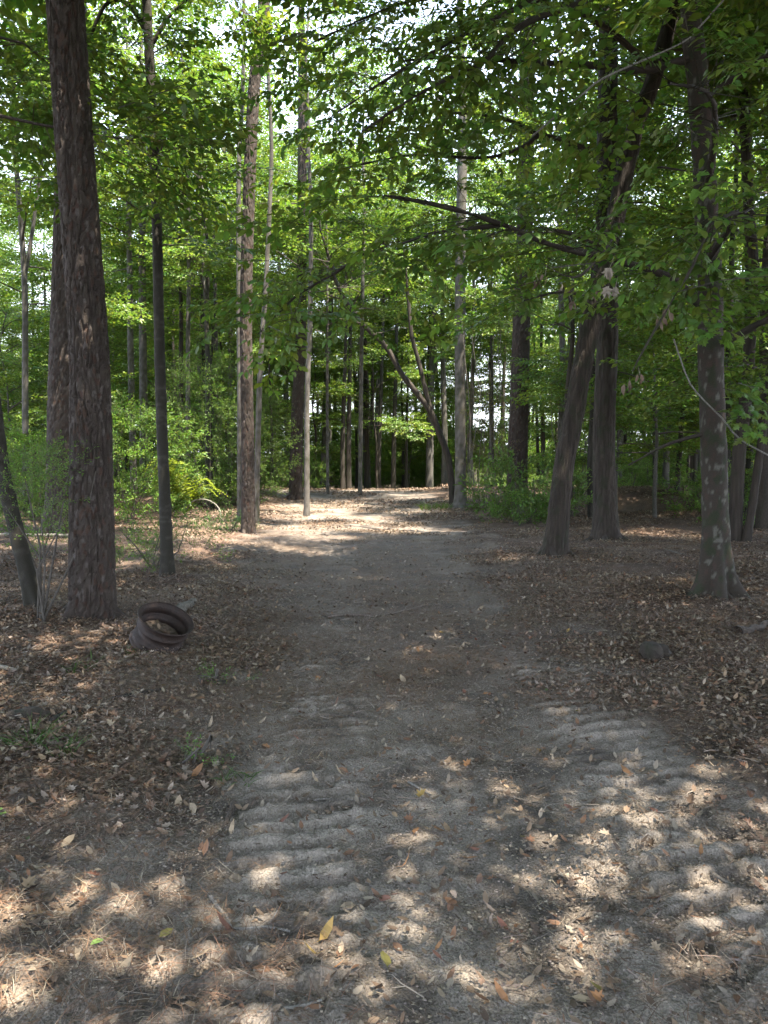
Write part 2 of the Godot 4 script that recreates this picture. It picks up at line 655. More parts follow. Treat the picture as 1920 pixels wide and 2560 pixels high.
func trunk_builder(p: Array, r: Array, sides: int, step: float, kind: int, flare: float, lobes: int, detail := true) -> MB:
	# world positions, minus the base point p[0]
	var sm := smooth(p, r, step)
	var pts: PackedVector3Array = sm[0]
	var rad: PackedFloat32Array = sm[1]
	var base: Vector3 = p[0]
	var m := pts.size()
	var mb := MB.new()
	var nrm := Vector3.BACK
	var ph := rf(0, TAU)
	var pos := PackedVector3Array()
	for k in m:
		var t := (pts[mini(k + 1, m - 1)] - pts[maxi(k - 1, 0)]).normalized()
		nrm = nrm.slide(t).normalized()
		var b := t.cross(nrm)
		var up := maxf(pts[k].y - base.y - 0.2, 0.0)
		var fl := flare * exp(-up / (0.16 + rad[k] * 0.6))
		for j in sides + 1:
			var th := TAU * (j % sides) / sides
			var o := nrm * cos(th) + b * sin(th)
			var rr := rad[k] * (1.0 + fl * (0.55 + 0.45 * cos(th * lobes + ph + 0.6 * sin(th * 2.0))))
			var q := pts[k] + o * rr
			if detail:
				rr += bark_bump(kind, q, rad[k])
			pos.append(pts[k] + o * rr - base)
			mb.c.append(bark_color(kind, q))
			mb.uv.append(Vector2(float(j) / sides, pts[k].y))
	mb.v = pos
	var w := sides + 1
	for k in m:
		for j in w:
			var jl := (j - 1 + sides) % sides
			var jr := (j + 1) % sides
			var du := pos[k * w + jr] - pos[k * w + jl]
			var dv := pos[mini(k + 1, m - 1) * w + j] - pos[maxi(k - 1, 0) * w + j]
			mb.n.append(du.cross(dv).normalized())
	for k in m - 1:
		for j in sides:
			var a := k * w + j
			var e := a + w
			mb.ix.append(a); mb.ix.append(e); mb.ix.append(e + 1)
			mb.ix.append(a); mb.ix.append(e + 1); mb.ix.append(a + 1)
	return mb


func along(p: Array, y: float) -> Vector3:
	for k in p.size() - 1:
		if p[k + 1].y >= y and p[k].y <= y:
			return p[k].lerp(p[k + 1], (y - p[k].y) / maxf(p[k + 1].y - p[k].y, 0.001))
	return p[p.size() - 1]


func extend(p: Array, r: Array, height: float, top_r := 0.03) -> void:
	var m := p.size()
	var d: Vector3 = (p[m - 1] - p[m - 2]).normalized()
	var last: Vector3 = p[m - 1]
	var r0: float = r[m - 1]
	var n := 4
	var dy := (height - last.y) / n
	if dy <= 0.2:
		return
	for k in n:
		d = d.lerp(Vector3.UP, 0.35).normalized()
		last += d * (dy / maxf(d.y, 0.4)) + Vector3(rf(-0.1, 0.1), 0, rf(-0.1, 0.1))
		p.append(last)
		r.append(lerpf(r0, top_r, float(k + 1) / n))


# ------------------------------------------------------------------ crowns
# grows limbs out of the trunk line p (world points) and lays sprays along them; all meshes are relative to base.
# Each limb becomes a part "branch", or joins the mesh `into`.
func crown(tree: Node3D, base: Vector3, p: Array, o: Dictionary, into: MB = null) -> ArrayMesh:
	var leaves := MB.new()
	leaves.soup = true
	var n: int = o.limbs
	var bare: Color = o.get("wood", Color(0.11, 0.09, 0.075))
	var sz: float = o.get("size", 1.0)
	var lim: float = o.get("lim", 5.0)
	var carve: bool = o.get("carve", true)
	var kits: Array = o.kits
	for k in n:
		var f := (k + rf(0.1, 0.9)) / n
		var a := along(p, lerpf(o.low, o.top, f))
		var az: float = k * 2.4 + rf(-0.5, 0.5) + o.get("turn", 0.0)
		var ln: float = o.spread * rf(0.7, 1.15) * (1.0 - f * f * 0.65) * (0.55 + minf(f * 2.5, 0.45))
		var el: float = lerpf(o.get("rise0", 0.15), o.get("rise1", 0.9), f) + rf(-0.15, 0.15)
		var out := Vector3(cos(az), 0, sin(az))
		var pts := PackedVector3Array()
		var rad := PackedFloat32Array()
		var r0: float = 0.008 + 0.0075 * ln
		var q := a
		for j in 6:
			var t := j / 5.0
			pts.append(q - base)
			rad.append(lerpf(r0, 0.004, t))
			var d := (out * cos(el * (1.0 - t * 0.7)) + Vector3.UP * sin(el * (1.0 - t * 0.9)) + rv(0.16)).normalized()
			q += d * ln / 5.0
		if carve and in_sight(pts[2] + base, lim):
			continue
		if into != null:
			into.tube(pts, rad, 5, bare)
		else:
			var lm := MB.new()
			lm.tube(pts, rad, 6, bare)
			part(tree, "branch", lm.done(M.wood))
		var cnt := int(ln * o.dens + rng.randf())
		for j in cnt:
			var t := 0.22 + 0.8 * sqrt(rng.randf())
			var i := clampi(int(t * 5.0), 0, 4)
			var at: Vector3 = pts[i].lerp(pts[i + 1], clampf(t * 5.0 - i, 0.0, 1.0))
			var along_d := (pts[i + 1] - pts[i]).normalized()
			var side := along_d.cross(Vector3.UP).normalized() * (1.0 if j % 2 == 0 else -1.0)
			var wide: float = ln * 0.42 * rng.randf() * (1.15 - t * 0.6)
			var tgt: Vector3 = at + side * wide + along_d * wide * 0.5 + Vector3(0, rf(-0.18, 0.14) * minf(ln, 2.0), 0)
			var world := tgt + base
			if world.y < 0.15:
				continue
			if carve:
				if in_opening(world) or in_opening(world + (along_d + side).normalized() * 0.75 * sz) or in_sight(world, lim):
					continue
				if world.y < 3.2 and absf(world.x - path_x(world.z)) < path_w(world.z) + 0.3 and world.z > -26.5:
					continue
			if wide > 0.15:
				leaves.ribbon(at, tgt, 0.005, bare)
			var dir := along_d * rf(0.4, 1.0) + side * rf(0.2, 1.0) + rv(0.25)
			var bs := frame(dir, Vector3.UP + rv(o.get("flat", 0.35))) * Basis.from_scale(Vector3.ONE * sz * rf(0.75, 1.3))
			lay(leaves, kits[rng.randi() % kits.size()], Transform3D(bs, tgt))
	var me: ArrayMesh = leaves.done(o.get("mat", M.leaf)) if leaves.v.size() else null
	if me and tree:
		part(tree, "crown", me)
	return me


func make_pine_crown(sd: int) -> Array:
	rng.seed = sd
	var p := [Vector3.ZERO, Vector3(0, 9.5, 0)]
	var wood := MB.new()
	var me := crown(null, Vector3.ZERO, p, {"limbs": 22, "low": 0.2, "top": 9.0, "spread": 3.8, "dens": 7.5, "kits": [S.pine], "size": 1.6, "flat": 0.8, "rise0": 0.0, "rise1": 0.8, "carve": false, "mat": M.needle, "wood": Color(0.13, 0.095, 0.08)}, wood)
	return [wood.done(M.wood), me]


func pine_top(tree: Node3D, base: Vector3, p: Array, low: float, top: float, _spread: float) -> void:
	var pick: Array = S.pine_crowns[rng.randi() % S.pine_crowns.size()]
	var at := along(p, low) - base
	var turn := Basis(Vector3.UP, rf(0, TAU)) * Basis.from_scale(Vector3.ONE * (top - low) / 9.0)
	for k in 2:
		part(tree, ["branches", "crown"][k], pick[k]).transform = Transform3D(turn, at)


# a whole tree of the woods, made once and set many times: wood (trunk with its limbs) and crown
func make_tree(sd: int, height: float, low: float, spread: float, dens: float, limbs: int, kits: Array, kind: int, size: float, flat: float) -> Array:
	rng.seed = sd
	var p := []
	var r := []
	var lean := Vector2(rf(-0.04, 0.04), rf(-0.04, 0.04))
	var r0 := height * rf(0.0075, 0.01)
	for k in 7:
		var f := k / 6.0
		p.append(Vector3(lean.x * height * f + rf(-0.06, 0.06) * k * 0.5, (height + 0.2) * f - 0.2, lean.y * height * f + rf(-0.06, 0.06) * k * 0.5))
		r.append(r0 * (1.0 - 0.82 * f))
	p[0] = Vector3(0, -0.2, 0)
	var wood := trunk_builder(p, r, 12, 0.35, kind, 0.25, 3, false)
	for k in wood.v.size():
		wood.v[k] += p[0]
	var me := crown(null, Vector3.ZERO, p, {"limbs": limbs, "low": low, "top": height, "spread": spread, "dens": dens, "kits": kits, "carve": false, "size": size, "flat": flat}, wood)
	return [wood.done(M.wood), me]


func make_crown_only(sd: int, height: float, spread: float, dens: float, limbs: int, kits: Array) -> Array:
	rng.seed = sd
	var p := [Vector3.ZERO, Vector3(0, height, 0)]
	var wood := MB.new()
	var me := crown(null, Vector3.ZERO, p, {"limbs": limbs, "low": 0.0, "top": height, "spread": spread, "dens": dens, "kits": kits, "carve": false}, wood)
	return [wood.done(M.wood), me]


func path3(list: Array, z: float, zlean := 0.0) -> Array:
	# [[x, y, radius], ...] in metres -> points and radii; the first point is sunk a little into the soil
	var p := []
	var r := []
	for k in list.size():
		var e: Array = list[k]
		p.append(Vector3(e[0], e[1], z + zlean * e[1]))
		r.append(e[2])
	p[0].y = ground_h(p[0].x, p[0].z) - 0.2
	return [p, r]


func hero(called: String, label: String, list: Array, z: float, o: Dictionary) -> Dictionary:
	var pr := path3(list, z, o.get("zlean", 0.0))
	var p: Array = pr[0]
	var r: Array = pr[1]
	var own := p.size()
	extend(p, r, o.height, o.get("top_r", 0.03))
	var base: Vector3 = p[0]
	var t := thing(called, label, "tree", base, o.get("group", ""))
	if r[0] > 0.12 and o.get("roots", true):
		for k in 4:
			var a := k * 1.57 + rf(-0.4, 0.4)
			var d := Vector3(cos(a), 0, sin(a))
			var rp := []
			var rr := []
			for j in 5:
				var f := j / 4.0
				var q: Vector3 = base + d * r[0] * (0.55 + f * 1.9) + d.cross(Vector3.UP) * sin(f * 2.0 + k) * 0.07
				q.y = ground_h(q.x, q.z) + lerpf(0.16, -0.05, sqrt(f)) * r[0] / 0.2
				rp.append(q - base)
				rr.append(r[0] * lerpf(0.34, 0.1, f))
			part(t, "root", trunk_builder(rp, rr, 12, 0.05, o.kind, 0.0, 3).done(M.bark)).position = rp[0]
	# the stretch that the photograph shows is modelled finely, what lies above it coarsely
	part(t, "trunk", trunk_mesh(p.slice(0, own + 1), r.slice(0, own + 1), o.get("sides", 40), o.get("step", 0.05), o.kind, o.get("flare", 0.45), o.get("lobes", 4)))
	if p.size() > own + 1:
		var hi := trunk_mesh(p.slice(own), r.slice(own), 10, 0.4, o.kind, 0.0, 3, false)
		part(t, "upper_trunk", hi).position = p[own] - base
	return {"node": t, "p": p, "base": base, "r": r}


func fork(h: Dictionary, list: Array, z: float, kind: int, called := "limb", sides := 12) -> void:
	var p := []
	var r := []
	for e in list:
		p.append(Vector3(e[0], e[1], e[3] if e.size() > 3 else z))
		r.append(e[2])
	var me := trunk_mesh(p, r, sides, 0.08, kind, 0.0, 3)
	part(h.node, called, me).position = p[0] - h.base


# leafy sprays hung along a limb given by its points
func dress(list: Array, z: float, dens: float, wide: float, leaves: MB, kits: Array, from: float, base: Vector3, size := 1.0) -> void:
	for k in list.size() - 1:
		var e: Array = list[k]
		var g: Array = list[k + 1]
		var a := Vector3(e[0], e[1], e[3] if e.size() > 3 else z)
		var b := Vector3(g[0], g[1], g[3] if g.size() > 3 else z)
		if float(k) / list.size() < from:
			continue
		var cnt := int(a.distance_to(b) * dens + rng.randf())
		var d := (b - a).normalized()
		for j in cnt:
			var at := a.lerp(b, rng.randf())
			var az := rf(0, TAU)
			var s := Vector3(cos(az) * 0.6, rf(-0.35, 0.35), sin(az)).normalized()
			var tgt := at + s * wide * sqrt(rng.randf()) + d * rf(-0.1, 0.3)
			if in_opening(tgt) and rng.randf() < 0.8:
				continue
			if at.distance_to(tgt) > 0.12:
				leaves.ribbon(at - base, tgt - base, 0.005, Color(0.06, 0.05, 0.04))
			var dir := s + d * 0.5 + rv(0.3)
			lay(leaves, kits[rng.randi() % kits.size()], Transform3D(frame(dir, Vector3.UP + rv(0.35)) * Basis.from_scale(Vector3.ONE * size * rf(0.75, 1.25)), tgt - base))


# ------------------------------------------------------------------ the scene
func _ready() -> void:
	# camera, sky, sun, exposure
	var cam := Camera3D.new()
	cam.name = "camera"
	cam.fov = 67.3
	cam.near = 0.05
	cam.far = 600.0
	cam.position = Vector3(0, 1.6, 0)
	cam.rotation_degrees = Vector3(-4.16, 0, 0)
	add_child(cam)
	var sky_m := ProceduralSkyMaterial.new()
	sky_m.sky_top_color = Color(0.72, 0.81, 0.95)
	sky_m.sky_horizon_color = Color(0.93, 0.95, 0.97)
	sky_m.sky_curve = 0.25
	sky_m.ground_bottom_color = Color(0.2, 0.18, 0.15)
	sky_m.ground_horizon_color = Color(0.6, 0.62, 0.6)
	sky_m.sun_angle_max = 12.0
	var sky := Sky.new()
	sky.sky_material = sky_m
	var env := Environment.new()
	env.background_mode = Environment.BG_SKY
	env.sky = sky
	env.background_energy_multiplier = 0.88
	env.tonemap_mode = Environment.TONE_MAPPER_LINEAR
	env.tonemap_exposure = 6.9
	env.sdfgi_enabled = true
	env.ssao_enabled = true
	env.ssil_enabled = true
	var we := WorldEnvironment.new()
	we.name = "environment"
	we.environment = env
	add_child(we)
	var sun := DirectionalLight3D.new()
	sun.name = "sun"
	sun.light_energy = 1.5
	sun.light_color = Color(1.0, 0.955, 0.88)
	sun.light_angular_distance = 0.5
	sun.shadow_enabled = true
	add_child(sun)
	sun.look_at_from_position(to_sun * 50.0, Vector3.ZERO)

	nz.big = noise(FastNoiseLite.TYPE_SIMPLEX_SMOOTH, 0.11, 3, 2)
	nz.mid = noise(FastNoiseLite.TYPE_SIMPLEX_SMOOTH, 0.9, 4, 3)
	nz.fine = noise(FastNoiseLite.TYPE_SIMPLEX_SMOOTH, 9.0, 5, 4)
	nz.clod = noise(FastNoiseLite.TYPE_CELLULAR, 14.0, 6, 1)
	nz.clod.cellular_return_type = FastNoiseLite.RETURN_DISTANCE
	nz.tone = noise(FastNoiseLite.TYPE_SIMPLEX_SMOOTH, 1.7, 7, 5)
	nz.fis = noise(FastNoiseLite.TYPE_SIMPLEX_SMOOTH, 11.0, 16, 2)
	nz.plate_v = noise(FastNoiseLite.TYPE_CELLULAR, 13.0, 11, 1)
	nz.plate_v.cellular_return_type = FastNoiseLite.RETURN_CELL_VALUE
	nz.flake_v = noise(FastNoiseLite.TYPE_CELLULAR, 36.0, 12, 1)
	nz.flake_v.cellular_return_type = FastNoiseLite.RETURN_CELL_VALUE
	nz.blotch = noise(FastNoiseLite.TYPE_SIMPLEX_SMOOTH, 9.0, 14, 3)
	nz.fibre = noise(FastNoiseLite.TYPE_SIMPLEX_SMOOTH, 20.0, 15, 3)

	make_materials()
	var fresh := [Color(0.85, 0.9, 0.95), Color(1.0, 1.0, 1.0), Color(1.12, 1.06, 1.0), Color(1.3, 1.15, 0.9)]
	S.near = [kit(make_spray_near(101), fresh), kit(make_spray_near(102), fresh), kit(make_spray_near(103), fresh)]
	S.lobed = [kit(make_spray_near(104, true), [Color(0.85, 0.95, 1.0), Color(1.0, 1.0, 1.0)])]
	S.mid = [kit(make_spray_mid(111), fresh), kit(make_spray_mid(112), fresh), kit(make_spray_mid(113), fresh)]
	S.roof = [kit(make_spray_mid(114, 0.15, 7, 4, 1.2), fresh), kit(make_spray_mid(115, 0.15, 7, 4, 1.2), fresh)]
	S.bush = make_spray_bush(121, 0.36, 0.034, 60)
	S.shrub = make_spray_bush(122, 0.5, 0.07, 55)
	S.pine = kit(make_tuft_pine(141), [Color(1, 1, 1), Color(0.8, 0.85, 0.8), Color(1.2, 1.15, 1.0)])
	S.pine_crowns = [make_pine_crown(142), make_pine_crown(143)]
	S.saplings = []
	for k in 5:
		rng.seed = 200 + k
		var hh := [5.5, 7.0, 8.5, 9.5, 6.5][k] as float
		S.saplings.append(make_tree(210 + k, hh, rf(1.3, 2.6), rf(1.9, 2.5), 13.0, 14, S.mid, 3 if k < 3 else 2, 1.0, 0.25))
	S.talls = []
	for k in 4:
		rng.seed = 300 + k
		var hh := [16.0, 18.0, 20.0, 22.0][k] as float
		S.talls.append(make_tree(310 + k, hh, hh * rf(0.36, 0.5), rf(2.6, 3.4), 7.5, 16, S.mid, 3 if k % 2 else 2, 1.3, 0.5))
	S.poles = []
	for k in 3:
		S.poles.append(make_tree(350 + k, [12.0, 14.0, 10.0][k], [7.0, 8.5, 5.5][k], 1.9, 9.0, 9, S.mid, 4 if k else 2, 1.1, 0.4))
	S.slims = [make_crown_only(401, 8.0, 2.4, 9.0, 13, S.mid), make_crown_only(402, 8.0, 2.2, 9.0, 13, S.mid)]
	S.litter = [make_litter(151), make_litter(152), make_litter(153), make_litter(154)]
	S.sparse = [make_litter(155, 90), make_litter(156, 90), make_litter(157, 90)]
	S.straw = [make_straw(161), make_straw(162), make_straw(163)]
	S.twigs = [make_twigs(181), make_twigs(182), make_twigs(183)]
	S.crumbs = [make_crumbs(171), make_crumbs(172), make_crumbs(173)]

	build_ground()
	build_pines()
	build_near_trees()
	build_middle_trees()
	build_woods()
	build_shrubs()
	build_litter()
	build_objects()


func build_ground() -> void:
	rng.seed = 1
	var zs := PackedFloat32Array()
	for z in [14.0, 9.0, 5.0, 2.0, 0.0, -1.0]:
		zs.append(z)
	var z := -1.75
	while z > -150.0:
		zs.append(z)
		z *= 1.0052 if z > -7.0 else 1.0095
	var xs := PackedFloat32Array()
	for f in [-30.0, -12.0, -6.0, -3.5, -2.2, -1.6]:
		xs.append(f)
	for k in 321:
		xs.append(-1.25 + 2.5 * k / 320.0)
	for f in [1.6, 2.2, 3.5, 6.0, 12.0, 30.0]:
		xs.append(f)
	var mb := MB.new()
	var cols := xs.size()
	for zz in zs:
		var half := maxf(-zz, 1.75) * 0.44 + 0.25
		for f in xs:
			var x := f * half
			var h := ground_h(x, zz)
			var li := litter(x, zz)
			if zz > -14.0 and absf(f) < 1.7:
				h += nz.fine.get_noise_2d(x, zz) * 0.017 + nz.fine.get_noise_2d(x * 3.1, zz * 3.1) * 0.003 + (1.0 + nz.clod.get_noise_2d(x, zz)) * 0.012 * (0.4 + 0.6 * li)
				h += lug(x, zz, -0.36, -1.6, -7.5) + lug(x, zz, 1.25, -1.6, -6.0)
			mb.v.append(Vector3(x, h, zz))
			var t: float = nz.tone.get_noise_2d(x, zz)
			var t2: float = nz.tone.get_noise_2d(x * 4.0 + 30.0, zz * 4.0)
			var dirt := Color(0.262, 0.22, 0.183).lerp(Color(0.48, 0.42, 0.36), clampf(t * 1.4 + 0.45 + t2 * 0.4, 0.0, 1.0))
			if t < -0.18:
				dirt = dirt.lerp(Color(0.125, 0.106, 0.093), smoothstep(-0.22, -0.45, t) * 0.6)
			var duff := Color(0.095, 0.062, 0.043).lerp(Color(0.185, 0.115, 0.075), clampf(t * 0.9 + 0.5 + t2 * 0.6, 0.0, 1.0))
			var cover := maxf(li, smoothstep(-3.5, -8.0, zz) * (0.68 - 0.4 * smoothstep(-13.0, -18.0, zz)) * clampf(0.9 + t * 1.2, 0.0, 1.0))
			cover *= 1.0 - 0.45 * maxf(smoothstep(0.4, 0.15, absf(x + 0.36 - 0.04 * (zz + 3.0))), smoothstep(0.4, 0.15, absf(x - 1.25 - 0.03 * (zz + 3.0)))) * (1.0 - li)
			mb.c.append(dirt.lerp(duff, clampf(cover + t2 * 0.5 * cover * (1.0 - cover) * 4.0, 0.0, 1.0)))
			mb.uv.append(Vector2(x, zz))
	var rows := zs.size()
	for k in rows:
		for j in cols:
			var du := mb.v[k * cols + mini(j + 1, cols - 1)] - mb.v[k * cols + maxi(j - 1, 0)]
			var dv := mb.v[mini(k + 1, rows - 1) * cols + j] - mb.v[maxi(k - 1, 0) * cols + j]
			mb.n.append(du.cross(dv).normalized())
	for k in rows - 1:
		for j in cols - 1:
			var a := k * cols + j
			var e := a + cols
			mb.ix.append(a); mb.ix.append(e); mb.ix.append(e + 1)
			mb.ix.append(a); mb.ix.append(e + 1); mb.ix.append(a + 1)
	solo("ground", mb.done(M.dirt), "forest floor with a bare grey dirt track between brown leaf litter", "", "", "structure")


func build_pines() -> void:
	rng.seed = 2
	var h := hero("pine_tree", "huge pine trunk with thick plated bark beside the rusty wheel rim", [[-2.80,0.0,0.212], [-2.78,0.99,0.197], [-2.76,2.24,0.176], [-2.77,2.87,0.168], [-2.82,3.96,0.163], [-2.86,4.91,0.16], [-2.89,5.72,0.157], [-2.91,6.6,0.152]], -7.29, {"height": 23.0, "kind": 0, "sides": 170, "step": 0.016, "flare": 0.22, "lobes": 4})
	pine_top(h.node, h.base, h.p, 14.0, 23.0, 3.6)
	h = hero("pine_tree", "thick dark pine trunk standing close behind the huge plated pine", [[-6.28,0.0,0.319], [-6.2,1.91,0.312], [-6.15,2.92,0.31], [-6.07,4.20,0.304], [-5.95,6.44,0.280], [-5.86,8.64,0.257], [-5.8,10.0,0.24]], -14.98, {"height": 24.0, "kind": 0, "sides": 100, "step": 0.035})
	pine_top(h.node, h.base, h.p, 14.0, 24.0, 3.8)
	h = hero("pine_tree", "straight dark pine trunk at the left bank of the track before pale saplings", [[-2.75,0.0,0.14], [-2.74,1.92,0.124], [-2.74,4.53,0.116], [-2.62,7.34,0.114], [-2.51,8.87,0.112], [-2.31,10.37,0.11]], -15.52, {"height": 21.0, "kind": 0, "sides": 64, "step": 0.03})
	h.node.set_meta("label", "straight dark pine trunk on the track bank with pale slim stems beside it")
	pine_top(h.node, h.base, h.p, 18.6, 21.0, 1.2)
	h = hero("pine_tree", "light scaly pine trunk at the far end of the track beside a pale sapling", [[-3.01,0.0,0.231], [-2.93,3.03,0.199], [-2.80,5.28,0.167], [-2.73,8.13,0.157], [-2.68, 13.0, 0.14]], -26.13, {"height": 24.0, "kind": 0, "sides": 48, "step": 0.045})
	pine_top(h.node, h.base, h.p, 15.0, 24.0, 3.6)
	h = hero("pine_tree", "stout reddish brown pine trunk with a dark hollow base beyond the leaning tree", [[3.80,0.0,0.30], [3.82,2.06,0.264], [3.86,4.60,0.246], [3.89,6.05,0.232], [3.94,8.49,0.215], [3.94,13.13,0.2]], -22.00, {"height": 25.0, "kind": 0, "sides": 72, "step": 0.04})
	pine_top(h.node, h.base, h.p, 19.0, 25.0, 2.6)
	# pines added outside the frame to shade the track
	var spots := [[-6.5, -2.0, 22.0], [11.5, 4.5, 23.0], [-4.0, 7.0, 24.0], [2.2, 12.0, 22.0], [10.5, -8.5, 24.0], [-10.5, -8.0, 23.0], [9.5, -19.0, 24.0]]
	for s in spots:
		h = hero("pine_tree", "tall pine added beside the track so that its crown shades the ground", [[s[0], 0.0, 0.24], [s[0] + rf(-0.1, 0.1), 4.0, 0.2], [s[0] + rf(-0.2, 0.2), 10.0, 0.17]], s[1], {"height": s[2], "kind": 0, "sides": 24, "step": 0.15, "group": "pines around the track"})
		pine_top(h.node, h.base, h.p, s[2] * 0.55, s[2], 3.8)


func build_near_trees() -> void:
	rng.seed = 3
	# beech with a lichen-spotted trunk, its limbs reach across the track
	var h := hero("beech_tree", "beech with lichen-spotted trunk and mossy spreading roots beside the litter bank", [[3.55,0.0,0.165], [3.53,0.41,0.140], [3.49,1.26,0.131], [3.41,2.53,0.127], [3.37,3.42,0.122], [3.33,3.91,0.115], [3.23,5.06,0.107], [3.11,5.96,0.100], [3.0, 7.2, 0.09]], -8.11, {"height": 11.0, "kind": 1, "sides": 72, "step": 0.025, "flare": 1.2, "lobes": 5})
	var limbs := [
		[[3.36,3.10,0.055,-8.1], [2.86,3.40,0.04,-7.9], [2.32,3.52,0.033,-7.75], [1.6,3.64,0.027,-7.6], [1.13,3.78,0.021,-7.45], [0.56,3.9,0.022,-7.3], [0.0,3.97,0.014,-7.2]],
		[[1.13,3.78,0.018,-7.45], [0.50,3.75,0.016,-7.6], [0.25,3.70,0.014,-7.7], [-0.20,3.60,0.012,-7.8], [-0.50,3.46,0.014,-8.0], [-0.70,3.35,0.012,-8.0], [-0.92,3.21,0.01,-8.0], [-1.29,2.85,0.006,-8.0]],
		[[3.14,5.62,0.045,-8.1], [2.56,5.45,0.036,-8.0], [2.06,5.45,0.032,-7.9], [1.60,5.42,0.026,-7.8], [1.13,5.40,0.02,-7.7], [0.67,5.38,0.014,-7.6], [0.2,5.3,0.008,-7.5]],
		[[3.0,7.0,0.04,-8.1], [2.36,6.1,0.034,-7.3], [1.75,5.56,0.03,-7.0], [1.29,5.39,0.026,-7.0], [1.05,5.23,0.022,-7.0], [0.87,5.04,0.018,-7.0], [0.61,4.92,0.015,-7.0], [0.26,4.74,0.012,-7.0], [-0.2,4.45,0.007,-7.0]],
		[[3.0,7.1,0.035,-8.1], [1.87,5.96,0.03,-7.1], [1.29,5.56,0.026,-7.0], [0.89,5.37,0.02,-7.0], [0.41,5.11,0.015,-7.0], [0.0,4.88,0.011,-7.0], [-0.5,4.55,0.006,-7.0]],
		[[3.46,1.86,0.022,-8.1], [2.97,1.72,0.014,-8.1], [2.60,1.50,0.006,-8.2]],
		[[3.40,2.7,0.04,-8.1], [3.9,3.0,0.03,-7.6], [4.6,3.2,0.02,-7.2]],
		[[3.3,4.3,0.035,-8.1], [3.0,4.5,0.03,-7.2], [2.6,4.5,0.02,-6.4], [2.1,4.35,0.01,-5.9]],
		[[3.33,3.6,0.035,-8.1], [3.2,3.7,0.03,-7.3], [2.9,3.6,0.02,-6.5], [2.4,3.3,0.01,-5.8]],
		[[3.2,5.2,0.03,-8.1], [3.9,5.5,0.02,-7.4], [4.5,5.6,0.01,-7.0]],
		[[2.3,3.52,0.014,-7.75], [1.9,3.4,0.011,-6.4], [1.6,3.08,0.008,-5.8], [1.35,2.86,0.006,-5.55], [1.1,2.95,0.003,-5.5]],
		[[2.4,3.3,0.011,-5.8], [2.2,2.95,0.008,-5.6], [2.02,2.68,0.006,-5.5], [1.85,2.38,0.004,-5.5], [1.76, 2.2, 0.002, -5.5]],
	]
	var leaves := MB.new()
	leaves.soup = true
	for i in limbs.size():
		fork(h, limbs[i], -8.0, 2, "limb", 8)
		if i != 5:
			dress(limbs[i], -8.0, [16.0, 20.0, 14.0, 13.0, 11.0, 0.0, 11.0, 16.0, 16.0, 11.0, 4.0, 2.0][i], 0.68, leaves, S.near, 0.12, h.base)
	for e in [[2.35, 4.05, -6.0], [2.75, 3.6, -6.1], [2.2, 3.2, -5.8], [2.65, 3.0, -6.0], [3.1, 2.2, -6.9], [3.25, 2.05, -7.0], [2.45, 2.75, -6.0], [1.7, 3.4, -6.2]]:
		for k in 3:
			lay(leaves, S.lobed[0], Transform3D(frame(Vector3(rf(-1, 1), rf(-0.3, 0.1), rf(-0.6, 1)), Vector3.UP + rv(0.5)) * Basis.from_scale(Vector3.ONE * rf(0.7, 1.0)), Vector3(e[0], e[1], e[2]) + rv(0.12) - h.base))
	part(h.node, "crown", leaves.done(M.leaf))
	crown(h.node, h.base, h.p, {"limbs": 12, "low": 6.6, "top": 11.0, "spread": 3.4, "dens": 13.0, "kits": S.roof, "lim": 6.0})
	# withered leaves that hang from the beech limbs
	for e in [[1.13,2.86,-5.5], [1.08,2.83,-5.5], [1.62,2.76,-5.5], [1.56,2.76,-5.45], [1.58,2.91,-5.5], [1.35,2.69,-5.6], [1.94,2.56,-5.5], [2.0,2.62,-5.5], [1.81,2.17,-5.5], [1.73,2.11,-5.5]]:
		var mb := MB.new()
		var c := Color(0.24, 0.2, 0.16) if absf(e[0] - 1.6) < 0.05 else Color(0.12, 0.08, 0.055)
		for i in 3:
			var wl := rf(0.045, 0.08)
			leaf_fine(mb, rv(0.025), Vector3(rf(-0.5, 0.5), -1.0, rf(-0.4, 0.5)), rv(1.0) + Vector3(0, 0.2, 0.5), wl, wl * rf(0.35, 0.6), c * rf(0.8, 1.2), rf(-0.3, 0.5))
		if c.r > 0.2:
			leaf_lobed(mb, rv(0.02), Vector3(rf(-0.4, 0.4), -1.0, 0.2), Vector3(rf(-0.4, 0.4), 0.2, 1.0), 0.08, c, rf(0.5, 0.9))
		var hang := Vector3(rf(-0.03, 0.03), rf(0.04, 0.1), rf(-0.05, 0.02))
		twig(mb, Vector3.ZERO, hang, 0.0022, Color(0.2, 0.17, 0.14))
		part(h.node, "withered_leaf", mb.done(M.dry)).position = Vector3(e[0], e[1], e[2]) - h.base
	# the tree that leans to the light
	h = hero("leaning_tree", "dark mossy trunk leaning away from the track in front of a straight brown trunk", [[2.57,0.0,0.175], [2.69,1.38,0.145], [2.83,2.16,0.142], [2.97,3.05,0.141], [3.11,3.81,0.140], [3.35,4.88,0.134], [3.55,5.88,0.126], [3.70,6.53,0.122], [3.92,7.11,0.114]], -11.56, {"height": 15.0, "kind": 2, "sides": 90, "step": 0.03, "flare": 0.25})
